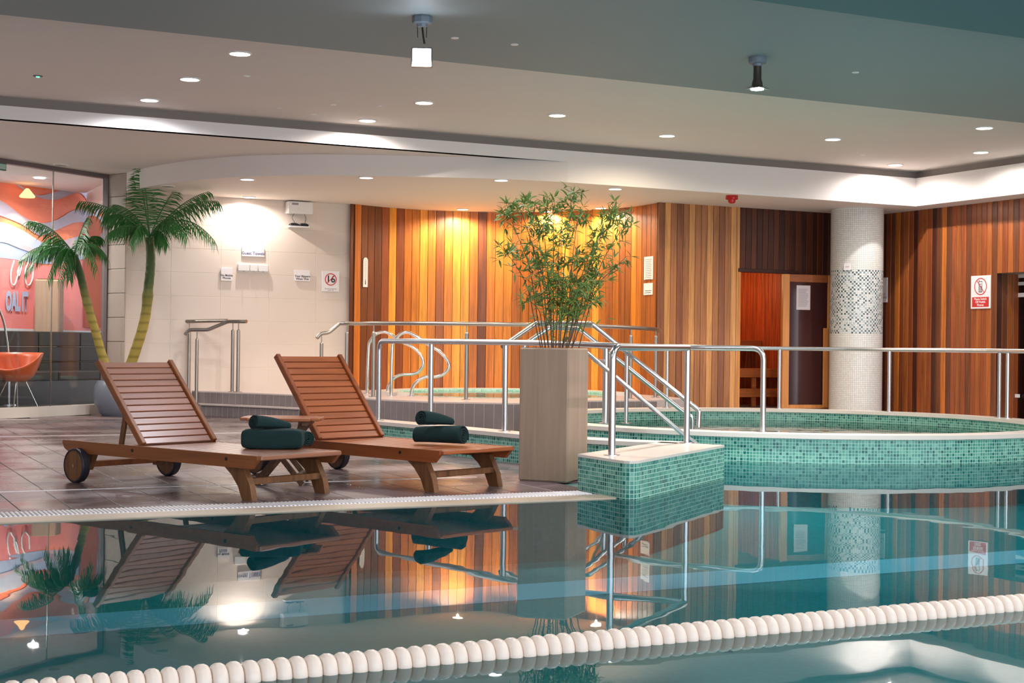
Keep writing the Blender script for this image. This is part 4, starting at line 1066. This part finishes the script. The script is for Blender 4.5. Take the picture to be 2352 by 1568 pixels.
# faces: local x along the left face, y into depth
PH = 1.045
MB().bevbox(0, .418, 0, .418, 0, PH, .012).build('planter', 'concrete', pln)
MB().box(.03, .388, .03, .388, PH-.002, PH+.002).build('soil', 'soil', pln)
def world_to(o, p): return o.matrix_world.inverted() @ p
bpy.context.view_layer.update()
inv = pln.matrix_world.inverted()
tips = [(1158,575,-.1),(1163,480,.1),(1185,455,-.2),(1215,448,.2),(1240,500,0),(1268,446,.1),(1290,520,-.2),(1312,430,.0),(1335,475,.2),(1352,585,-.1),(1400,505,.1),(1422,470,-.1),(1457,482,.1),(1440,588,-.15),(1392,622,.2),(1225,565,-.2),(1290,640,.25),(1340,655,-.25),(1375,690,.1),(1215,690,-.1),(1260,600,.1),(1380,560,.0)]
leaf_me = None
lm = MB().add([(0, 0, 0), (.022, .0085, .002), (.048, .0065, .001), (.078, 0, -.006), (.048, -.0065, .001), (.022, -.0085, .002), (.022, 0, -.001), (.048, 0, -.002)],
              [(0, 6, 1), (1, 6, 7, 2), (2, 7, 3), (0, 5, 6), (5, 4, 7, 6), (4, 3, 7)])
nleaf = 0; fol = MB(); first = None
rnd = random.Random(3)
pcx = 1268
for (tx_, ty_, dd_) in tips:
    bx = 1283+(tx_-1300)*.26+rnd.uniform(-8, 8); D = 11.5
    basep = ad(bx, 792, D+rnd.uniform(-.12, .12)); basep.z = PH
    tip = ad(tx_, ty_, D+dd_)
    mid = basep.lerp(tip, .5)+Vector((0, 0, .10)) + (tip-basep).cross(Vector((0, 0, 1)))*rnd.uniform(-.06, .06)
    mid.x = basep.x*.62+tip.x*.38; mid.y = basep.y*.62+tip.y*.38
    pth = smooth_path([basep, basep.lerp(mid, .5), mid, mid.lerp(tip, .55)+Vector((rnd.uniform(-.02, .02), 0, .02)), tip], 5)
    stem = MB().tube([inv @ q for q in pth], [.0045*(1-.65*i/(len(pth)-1)) for i in range(len(pth))], 6).build('stem', 'stem_bamboo', pln, smooth=True)
    hgt = (tip.z-PH)
    ncl = int(9+hgt*15)
    for c in range(ncl):
        f = rnd.uniform(.30 if hgt > .5 else .2, 1) if c else 1.0
        if rnd.random() < .35: f = rnd.uniform(.82, 1)
        q = pth[min(len(pth)-1, int(f*(len(pth)-1)))]
        tw = Vector((rnd.uniform(-1, 1), rnd.uniform(-1, 1), rnd.uniform(-.3, .7))).normalized()*rnd.uniform(.02, .09)
        node = q+tw
        if (tw.length > .03):
            fol.tube([inv @ q, inv @ node], .0016, 4)
        for k in range(rnd.randint(3, 5)):
            dr = (tw.normalized()*.5 + right0*rnd.uniform(-1, 1) + fwd0*rnd.uniform(-.5, .5) + Vector((0, 0, rnd.uniform(-.75, .75)))).normalized()
            sx = Vector(dr); upv = Vector((rnd.uniform(-.4, .4), rnd.uniform(-1, .2), 1)).normalized()
            sy = upv.cross(sx).normalized(); szv = sx.cross(sy); sc_ = rnd.uniform(.85, 1.25)
            mt = Matrix(((sx.x, sy.x, szv.x, node.x), (sx.y, sy.y, szv.y, node.y), (sx.z, sy.z, szv.z, node.z), (0, 0, 0, 1))) @ Matrix.Scale(sc_, 4)
            loc = inv @ mt
            if nleaf < 290 and c % 2 == 0 or (f > .9 and nleaf < 300):
                if first is None:
                    o = lm.build('leaf', 'leaf_bamboo', stem); first = o.data
                else: o = link('leaf', first, stem)
                o.matrix_local = loc; nleaf += 1
            else:
                fol.add([loc @ Vector(v) for v in lm.v], lm.f)
# dense low tuft
for c in range(330):
    q = ad(rnd.gauss(1293, 34), rnd.gauss(690, 28), 11.5+rnd.uniform(-.15, .15))
    if q.z < PH+.03: continue
    dr = (right0*rnd.uniform(-1, 1) + fwd0*rnd.uniform(-.5, .5) + Vector((0, 0, rnd.uniform(-.6, .9)))).normalized()
    sx = dr; upv = Vector((rnd.uniform(-.4, .4), rnd.uniform(-1, .2), 1)).normalized(); sy = upv.cross(sx).normalized(); szv = sx.cross(sy)
    mt = inv @ Matrix(((sx.x, sy.x, szv.x, q.x), (sx.y, sy.y, szv.y, q.y), (sx.z, sy.z, szv.z, q.z), (0, 0, 0, 1)))
    fol.add([mt @ Vector(v) for v in lm.v], lm.f)
fol.build('foliage', 'leaf_bamboo', pln, kind='stuff')

# ---------------------------------------------------------------- palms in the grey pot
pp = ad(262, 930, 20.55); pp.z = 0
pm = thing('potted_palm', 'two artificial palms in one round grey pot beside the glass wall', 'potted plant', (pp.x, pp.y, 0))
MB().lathe([(.001, 0), (.16, 0), (.22, .06), (.275, .18), (.29, .30), (.27, .42), (.23, .50), (.215, .50), (.21, .46), (.001, .46)], n=40).build('pot', 'pot', pm, smooth=True)
def trunk(px, ds, r0, r1):
    pts = smooth_path([ad(x, y, d)-Vector((pp.x, pp.y, 0)) for (x, y), d in zip(px, ds)], 8); n = len(pts)
    rs = []
    for i in range(n):
        f = i/(n-1); r = r0+(r1-r0)*f
        if .50 < f < .56: r *= 1.14
        rs.append(r*(1+.03*math.sin(i*2.3)))
    MB().tube(pts, rs, 14).build('trunk', 'trunk', pm, smooth=True); return pts[-1]
c1_ = trunk([(268,880),(240,830),(215,745),(196,680),(183,625),(170,585)], [20.55,20.5,20.4,20.35,20.3,20.3], .066, .05)
c2_ = trunk([(280,890),(308,815),(332,735),(341,660),(346,600),(344,545)], [20.55,20.5,20.45,20.4,20.4,20.4], .075, .062)
def frond(crown, px, d, droop=.8, wid=.30, n=30, ctrl=None):
    tip = ad(px[0], px[1], d)-Vector((pp.x, pp.y, 0)); a = Vector(crown)
    m_ = a.lerp(tip, .5); ln = (tip-a).length
    m_.z += (.28 if ctrl is None else ctrl)*ln
    mb = MB(); path = [a*(1-t)**2+m_*2*t*(1-t)+tip*t*t for t in [i/24 for i in range(25)]]
    mb.tube(path, [.012*(1-.75*i/24) for i in range(25)], 5)
    for i in range(n):
        f = .16+.84*i/(n-1); k = f*24; j = min(23, int(k)); q = path[j].lerp(path[j+1], k-j); t = (path[j+1]-path[j]).normalized()
        side = t.cross(Vector((0, 0, 1)))
        if side.length < .2: side = right0.copy()
        side.normalize(); l_ = rnd.uniform(.9, 1.12)*1.12*wid*(math.sin(min(1, f*1.25+.12)*PI*.62)**.7)*(1-.45*max(0, f-.55)/.45)
        for s in (-1, 1):
            dr = (side*s*.75+t*.55+Vector((0, 0, -droop*rnd.uniform(.7, 1.2)))).normalized()
            wv = t.cross(dr).cross(dr).normalized()*.0085
            e = q+dr*l_*.55+Vector((0, 0, .01)); tp = q+dr*l_+Vector((0, 0, -.05*droop))
            mb.add([q-wv*.6, q+wv*.6, e+wv, tp, e-wv], [(0, 1, 2, 4), (4, 2, 3)])
    mb.build('frond', 'leaf_palm', pm)
for px, d, dr, wd, ct in [((330,392),20.5,.55,.30,.10),((322,404),20.7,.5,.28,.0),((184,462),20.2,1.0,.30,.22),((250,535),20.0,1.2,.26,.42),((478,440),20.6,.7,.28,.20),((500,462),20.3,1.0,.30,.28),
                       ((492,552),20.1,1.1,.28,.52),((430,545),19.9,1.2,.26,.6),((400,440),20.9,.7,.26,.15),((260,470),20.6,.9,.28,.3),((300,560),19.9,1.3,.24,.8),((385,560),20.2,1.2,.24,.8),((372,560),20.7,1.3,.22,.8),((240,500),20.4,1.1,.28,.45)]:
    frond(c2_, px, d, dr, wd, 30, ct)
for px, d, dr, wd, ct in [((66,508),20.3,.8,.26,.30),((48,592),20.2,1.1,.26,.42),((60,622),20.0,1.2,.22,.6),((110,640),19.9,1.3,.22,.75),((232,545),20.5,.9,.24,.45),((246,590),20.1,1.1,.22,.6),
                       ((222,618),19.9,1.3,.2,.8),((140,640),19.9,1.3,.22,.8),((95,560),20.5,1.,.26,.5),((190,540),20.45,.7,.22,.3),((160,640),20.2,1.3,.2,.85),((200,500),20.4,.8,.22,.2)]:
    frond(c1_, px, d, dr, wd, 26, ct)

# ---------------------------------------------------------------- lane rope
rp_ = thing('lane_rope', 'cream lane rope of rounded floats lying across the pool water', 'lane rope', (0, 4.46, 0))
fm = MB().lathe([(.012, -.0245), (.040, -.0243), (.050, -.019), (.0555, -.008), (.0555, .008), (.050, .019), (.040, .0243), (.012, .0245)], n=28, mat=Matrix.Rotation(PI/2, 4, 'Y'))
X = .30; fme = None
while X < 5.2:
    if fme is None:
        o = fm.build('float', 'float', rp_, loc=(X, 0, -.004), smooth=True); fme = o.data
    else:
        o = link('float', fme, rp_, (X, rnd.uniform(-.002, .002), -.004)); o.rotation_euler = (rnd.uniform(0, 6), 0, rnd.uniform(-.03, .03))
    X += .051
MB().tube([(.2, 0, -.004), (5.3, 0, -.004)], .006, 8).build('cable', 'steel', rp_, smooth=True)

# ---------------------------------------------------------------- signs and small wall things
def sign_board(label, cat, x0, y0, x1, y1, Y, th=.02, mat='sign', name='wall_sign'):
    a = atY(x0, y0, Y); b = atY(x1, y1, Y)
    o = MB().bevbox(a.x, b.x, Y-th, Y-.001, b.z, a.z, .002).build(name, mat); tag(o, label, cat)
    return o, (a.x+b.x)/2, (a.z+b.z)/2, b.x-a.x, a.z-b.z
def letter(parent, txt, size, x, z, Y, mat, bold=0., align='CENTER'):
    me = text_mesh(txt, size, frameY(x, Y, z), align, bold); me.materials.append(M[mat]); return link('lettering', me, parent)
TY = TW-.004
o, x, z, w_, h_ = sign_board('white sign reading Guest Towels on the beige wall', 'sign', 555, 565, 606, 590, TY)
letter(o, 'Guest Towels', .062, x, z-.03, TY-.0215, 'ink_blue', .001)
o, x, z, w_, h_ = sign_board('small white notice about mobile phones left of the towel hooks', 'sign', 507, 615, 533, 645, TY)
letter(o, 'No Mobile\nPhones', .042, x, z-.035, TY-.0215, 'ink', .001)
o, x, z, w_, h_ = sign_board('white sign about slippers, between the hooks and the age sign', 'sign', 676, 620, 711, 646, TY)
letter(o, 'Your Slippers\nWhen Wet', .044, x, z-.03, TY-.0215, 'ink', .001)
o, x, z, w_, h_ = sign_board('white age limit sign, crossed out 16 in a red ring', 'sign', 739, 622, 778, 670, TY)
letter(o, '16', .15, x, z+.03, TY-.0215, 'black', .003)
letter(o, 'No unaccompanied\nunder 16s', .024, x, z-.125, TY-.0215, 'ink')
def ringmesh(x, z, Y, r, wd, frame=frameY, slash=math.radians(45)):
    n = 40; vs = []; fs = []
    for i in range(n):
        a = 2*PI*i/n; vs += [(r*math.cos(a), r*math.sin(a), 0), ((r-wd)*math.cos(a), (r-wd)*math.sin(a), 0)]
    fs = [(2*i, 2*((i+1) % n), 2*((i+1) % n)+1, 2*i+1) for i in range(n)]
    c, s = math.cos(slash), math.sin(slash); q = wd*.4; k = len(vs)
    vs += [(-r*c+q*s, -r*s-q*c, .001), (r*c+q*s, r*s-q*c, .001), (r*c-q*s, r*s+q*c, .001), (-r*c-q*s, -r*s+q*c, .001)]; fs.append((k, k+1, k+2, k+3))
    return MB().add([frame @ Vector(v) for v in vs], fs)
ringmesh(0, 0, 0, .095, .014, frameY(x, TY-.023, z+.03)).build('prohibition_ring', 'red', o)
# hook rail
a = atY(545, 608, TY); b = atY(614, 624, TY)
hk = thing('hook_rail', 'white hook rail with three boxes under the Guest Towels sign', 'hook rail', ((a.x+b.x)/2, TY, (a.z+b.z)/2))
w_ = b.x-a.x
for k, (f0, f1) in enumerate(((0, .38), (.40, .66), (.68, 1))):
    MB().bevbox(-w_/2+w_*f0, -w_/2+w_*f1, -.05, 0, -.045, .055, .006).build('hook_box', 'white_plastic', hk)
    MB().tube([(-w_/2+w_*(f0+f1)/2, -.045, -.04), (-w_/2+w_*(f0+f1)/2, -.06, -.06), (-w_/2+w_*(f0+f1)/2, -.075, -.04)], .005, 6).build('hook', 'steel', hk)
MB().bevbox(-w_/2-.01, w_/2+.01, -.02, 0, -.06, -.045, .003).build('backplate', 'white_plastic', hk)
# white wall box, shelf with two dark devices and leads
a = atY(655, 460, TY); b = atY(712, 494, TY)
wbx = tag(MB().bevbox(a.x, b.x, TY-.16, TY-.001, b.z, a.z-.02, .012).build('wall_box', 'white_plastic'), 'white electrical box high on the beige wall under the soffit', 'box')
MB().box(a.x+.06, a.x+.16, TY-.163, TY-.160, a.z-.075, a.z-.045).build('display', 'ink_grey', wbx)
sh0 = atY(659, 521, TY); sh1 = atY(706, 522, TY)
shf = tag(MB().bevbox(sh0.x, sh1.x, TY-.14, TY-.001, sh0.z-.01, sh0.z+.012, .003).build('shelf', 'white_plastic'), 'tiny white shelf under the white electrical box', 'shelf')
for k, f in enumerate((.28, .76)):
    cx = sh0.x+(sh1.x-sh0.x)*f
    dv_ = tag(MB().bevbox(cx-.075, cx+.065, TY-.12, TY-.03, sh0.z+.013, sh0.z+.05, .012).build('adapter', 'black'), ('left' if k == 0 else 'right')+' black adapter on the tiny white shelf', 'adapter')
    MB().bevbox(cx-.05, cx+.04, TY-.10, TY-.04, sh0.z+.05, sh0.z+.062, .006).build('cap', 'grey_plastic', dv_)
    tag(MB().tube(smooth_path([(cx, TY-.08, b.z+.01), (cx-.03*(-1)**k, TY-.07, b.z-.06), (cx+.01, TY-.08, sh0.z+.06)], 5), .004, 6).build('cable', 'black', smooth=True), ('left' if k == 0 else 'right')+' thin black lead hanging from the white electrical box', 'cable')
# thermometer strip on the curved wall
def on_niche(px, py):
    r = ray(px, py); A = r.x**2+r.y**2; B = -2*(r.x*NC.x+r.y*NC.y); C = NC.x**2+NC.y**2-(NR-.02)**2
    t = (-B+math.sqrt(B*B-4*A*C))/(2*A); P = Vector((r.x*t, r.y*t, H+r.z*t)); n = Vector((NC.x-P.x, NC.y-P.y, 0)).normalized(); return P, n
P, n_ = on_niche(838.5, 625); f_ = frameN(P, n_)
hh = (atY(838, 590, P.y).z-atY(838, 658, P.y).z)/2
def local_plate(name, f_, w_, h_, th, mat, top_round=False):
    o = MB(); vs = []; 
    poly = [(-w_/2, -h_), (w_/2, -h_), (w_/2, h_-(w_/2 if top_round else 0))]
    if top_round: poly += [(w_/2*math.cos(a), h_-w_/2+w_/2*math.sin(a)) for a in [PI*k/8 for k in range(1, 8)]]
    poly += [(-w_/2, h_-(w_/2 if top_round else 0))]
    n = len(poly); vs = [f_ @ Vector((x, y, .0)) for x, y in poly]+[f_ @ Vector((x, y, th)) for x, y in poly]
    return o.add(vs, [tuple(range(n-1, -1, -1)), tuple(range(n, 2*n))]+[(i, (i+1) % n, n+(i+1) % n, n+i) for i in range(n)]).build(name, mat)
o = tag(local_plate('depth_sign', f_, .095, hh, .012, 'white_plastic', True), 'tall narrow white round-topped plate on the curved wood wall', 'sign')
for k in range(15):
    MB().add([f_ @ Vector(v) for v in ((-.02, hh-.06-k*.024, .013), (.02, hh-.06-k*.024, .013), (.02, hh-.055-k*.024, .013), (-.02, hh-.055-k*.024, .013))], [(0, 1, 2, 3)]).build('mark', 'ink_grey', o)
MB().add([f_ @ Vector(v) for v in ((-.010, -hh+.04, .013), (.010, -hh+.04, .013), (.003, -hh+.12, .013), (-.003, -hh+.12, .013))], [(0, 1, 2, 3)]).build('arrow_mark', 'black', o)
# two notices near the corner
for (x0, y0, x1, y1, lb, kind_) in ((1480, 589, 1501, 642, 'upper tall white notice on the wood wall left of the sauna', 0), (1479, 650, 1500, 677, 'lower small white notice on the wood wall left of the sauna', 1)):
    P, n_ = on_niche((x0+x1)/2, (y0+y1)/2); f_ = frameN(P, n_); k0 = P.y; dist = math.hypot(P.x, P.y)
    Pa, _ = on_niche(x0, (y0+y1)/2); Pb, _ = on_niche(x1, (y0+y1)/2); wd_ = (Pb-Pa).length*.97
    sc_ = (P.x*fwd0.x+P.y*fwd0.y)/F_PX; hh = (y1-y0)*sc_/2
    o = tag(local_plate('notice', f_, wd_, hh, .008, 'sign'), lb, 'notice')
    for k in range(12 if kind_ == 0 else 2):
        zz = (hh-.05-k*.027) if kind_ == 0 else (-.03-k*.03)
        MB().add([f_ @ Vector(v) for v in ((-wd_*.36, zz, .009), (wd_*(.30 if k % 3 else .36), zz, .009), (wd_*(.30 if k % 3 else .36), zz+.008, .009), (-wd_*.36, zz+.008, .009))], [(0, 1, 2, 3)]).build('printed_line', 'ink_grey' if kind_ == 0 else 'ink', o)
# phone sign
a = atX(2232, 634, RX-.016); b = atX(2276, 708, RX-.016); cy = (a.y+b.y)/2; cz = (a.z+b.z)/2; wd_ = a.y-b.y; hh = a.z-b.z
o = tag(MB().bevbox(RX-.03, RX-.015, b.y, a.y, b.z, a.z, .002).build('wall_sign', 'sign'), 'white and red no mobile phones sign on the right wood wall', 'sign')
f_ = frameX(RX-.0315, cy, cz+hh*.17)
ringmesh(0, 0, 0, .125, .014, f_, math.radians(-50)).build('prohibition_ring', 'red', o)
fx = Matrix.Translation((0, 0, 0))
def fbox(x0, x1, y0, y1, zz=.0015): return [(x0, y0, zz), (x1, y0, zz), (x1, y1, zz), (x0, y1, zz)]
ph = MB(); 
for q_ in ((-.036, .036, -.085, -.078), (-.036, .036, .070, .077), (-.036, -.030, -.085, .077), (.030, .036, -.085, .077), (-.02, .02, .03, .036), (-.034, -.026, .07, .095)):
    ph.add([f_ @ Vector(v) for v in fbox(*q_)], [(0, 1, 2, 3)])
for i in range(3):
    for j in range(4): ph.add([f_ @ Vector(v) for v in fbox(-.024+i*.018, -.012+i*.018, -.07+j*.022, -.058+j*.022)], [(0, 1, 2, 3)])
ph.build('phone_symbol', 'black', o)
fp = frameX(RX-.0315, cy, cz-hh*.30)
MB().add([fp @ Vector(v) for v in fbox(-wd_*.43, wd_*.43, -hh*.15, hh*.15, .0)], [(0, 1, 2, 3)]).build('red_panel', 'red', o)
ft = frameX(RX-.0325, cy, cz-hh*.30)
me = text_mesh('Please Switch\nOff Mobile\nPhones', .046, ft, 'CENTER', .001); me.materials.append(M['sign']); link('lettering', me, o)
# plate on the back wall right of the column, small plate on the column
a = atX(2024, 640, RX-.02)
q0 = atX(2022, 638, RX-.02); q1 = atX(2038, 694, RX-.02)
o = tag(MB().bevbox(RX-.03, RX-.015, q1.y, q0.y+.12, q1.z, q0.z, .002).build('wall_sign', 'sign'), 'pale sign half hidden behind the mosaic column', 'sign')
me = text_mesh('NO\nDIVING', .05, frameX(RX-.0315, q1.y+.08, q1.z+.10), 'CENTER'); me.materials.append(M['ink']); link('lettering', me, o)
dv3 = Vector((-CRX, -CRY, 0)).normalized(); sd = Vector((-dv3.y, dv3.x, 0))
r = ray(1940, 612); ux = 1940
Pc = ad(1940, 612, 21.85); nv3 = Vector((Pc.x-CRX, Pc.y-CRY, 0)).normalized(); Pc = Vector((CRX, CRY, Pc.z))+nv3*(CR+.002)
o = tag(local_plate('small_plate', frameN(Pc, nv3), .10, .05, .012, 'sign'), 'small white plate on the column just above the dotted mosaic band', 'sign')
f_ = frameN(Pc+nv3*.013, nv3)
me = text_mesh('DEEP', .03, f_, 'CENTER'); me.materials.append(M['ink_grey']); link('lettering', me, o)
# fire sounder
P = at(1681, 449, ZL)
fs_ = thing('fire_sounder', 'red fire alarm sounder on the low soffit', 'alarm', P)
MB().lathe([(.001, 0), (.085, 0), (.088, -.05), (.07, -.058), (.001, -.058)], n=28).build('base', 'red_plastic', fs_, smooth=True)
MB().lathe([(.001, -.055), (.055, -.058), (.05, -.095), (.03, -.11), (.001, -.112)], n=24).build('beacon', 'red_plastic', fs_, smooth=True)
# hanging spotlights
def spotlight(px, py, label, head, tilt, lit, size):
    P = at(px, py, ZM-.06)
    g = thing('spotlight', label, 'light', P, -TH)
    MB().lathe([(.001, 0), (.078, 0), (.082, -.012), (.082, -.052), (.074, -.06), (.045, -.062), (.04, -.085), (.001, -.087)], n=8 if head == 'a' else 24).build('canopy', 'grey_plastic', g, smooth=False)
    if head == 'a':
        for s in (-.038, .038): MB().tube([(s, 0, -.08), (s*.9, 0, -.17)], .0035, 6).build('wire', 'black', g)
        MB().tube([(0, 0, -.08), (.01, 0, -.16), (.02, 0, -.22)], .008, 8).build('arm', 'black', g)
        MB().bevbox(-.085, .085, -.012, .03, -.41, -.25, .006).build('housing', 'steel_matt', g)
        MB().bevbox(-.072, .072, -.022, -.012, -.40, -.262, .004).build('lens', emit('spot lens', (.82, .88, 1, 1), 22), g)
        l = bpy.data.lights.new('spot_light', 'SPOT'); l.spot_size = math.radians(170); l.spot_blend = .3; l.shadow_soft_size = .08; l.energy = SPOT_W*1.6; l.color = (.86, .90, 1)
        lo = bpy.data.objects.new('spot_light', l); COL.objects.link(lo); lo.parent = g; lo.location = (0, -.14, -.40)
    else:
        MB().lathe([(.001, -.085), (.036, -.088), (.038, -.20), (.048, -.235), (.052, -.27), (.001, -.275)], n=14).build('body', plain('bronze body', srgb(96, 84, 78), .35, .8), g, smooth=True)
        MB().lathe([(.05, -.268), (.11, -.292), (.114, -.288), (.056, -.262)], n=4).build('barn_door', 'steel', g)
        MB().lathe([(.001, -.272), (.062, -.276), (.06, -.296), (.001, -.305)], n=20).build('lens', emit('spot lens', (1, .97, .95, 1), 16), g, smooth=True)
        l = area(None, SPOT_W, (1, .95, .9), .1, 120); lo = bpy.data.objects.new('spot_light', l); COL.objects.link(lo); lo.parent = g; lo.location = (0, 0, -.32)
spotlight(970, 38, 'glaring bluish spotlight hanging from the near ceiling, upper centre', 'a', 0, True, 0)
spotlight(1740, 131, 'bronze stem spotlight hanging from the near ceiling, upper right', 'b', 0, True, 0)
# sprinkler caps and the green sensor
for x_, y_, z_ in ((567,174,ZM),(765,240,ZM),(640,248,ZM),(720,262,ZM),(870,243,ZM),(1982,355,ZM),(1045,87,ZM-.06),(1182,102,ZM-.06),(1965,166,ZM-.06)):
    P = at(x_, y_, z_)
    g = thing('sprinkler_cap', 'tiny white sprinkler cap flush in the ceiling', 'sprinkler', P, 0, 'sprinkler caps in the ceilings')
    MB().lathe([(.001, 0), (.035, 0), (.032, -.006), (.001, -.008)], n=16).build('cap', 'white_plastic', g, smooth=True)
P = at(87, 174, ZM); g = thing('ceiling_sensor', 'small round ceiling sensor glowing green, upper left', 'sensor', P)
MB().lathe([(.001, 0), (.05, 0), (.046, -.008), (.001, -.01)], n=20).build('rim', 'frame_br', g, smooth=True)
MB().lathe([(.001, -.008), (.02, -.010), (.018, -.016), (.001, -.017)], n=16).build('led', 'led', g, smooth=True)
# exit box at the left edge
s_, z_ = lp(6, 383, .12)
e_ = thing('exit_box', 'green edged emergency sign at the far left of the glass wall', 'sign', gpt(s_, .12, z_), math.atan2(gd.y, gd.x))
MB().bevbox(-.14, .05, -.02, .02, -.05, .05, .005).build('casing', plain('green casing', srgb(40, 92, 76), .4), e_)
MB().box(-.12, .035, -.024, -.019, -.035, .035).build('face', plain('pale green face', srgb(170, 200, 186), .5), e_)
# downlights added on the near ceiling, out of frame, to light the hall
for k, (x_, y_) in enumerate(((1.1, 7.2), (4.4, 7.2), (7.7, 7.2), (11.0, 7.2), (1.1, 3.6), (4.4, 3.6), (7.7, 3.6), (11.0, 3.6), (13.2, 9.6), (-2, 7.2), (-2, 10.8))):
    g = thing('downlight', 'added unseen downlight over the pool', 'light', (x_, y_, ZM-.12 if y_ < 8.8 else ZM-.06), 0, 'added downlights over the pool, out of frame')
    MB().lathe([(.001, 0), (.10, 0), (.095, -.01), (.001, -.012)], n=24).build('diffuser', 'light', g, smooth=True)
    l = spotl(MAIN_W*(1.9 if x_ > 7 else (1.0 if x_ > 4 else .5)), COOL); lo = bpy.data.objects.new('lamp_light', l); COL.objects.link(lo); lo.parent = g; lo.location = (0, 0, -.03)
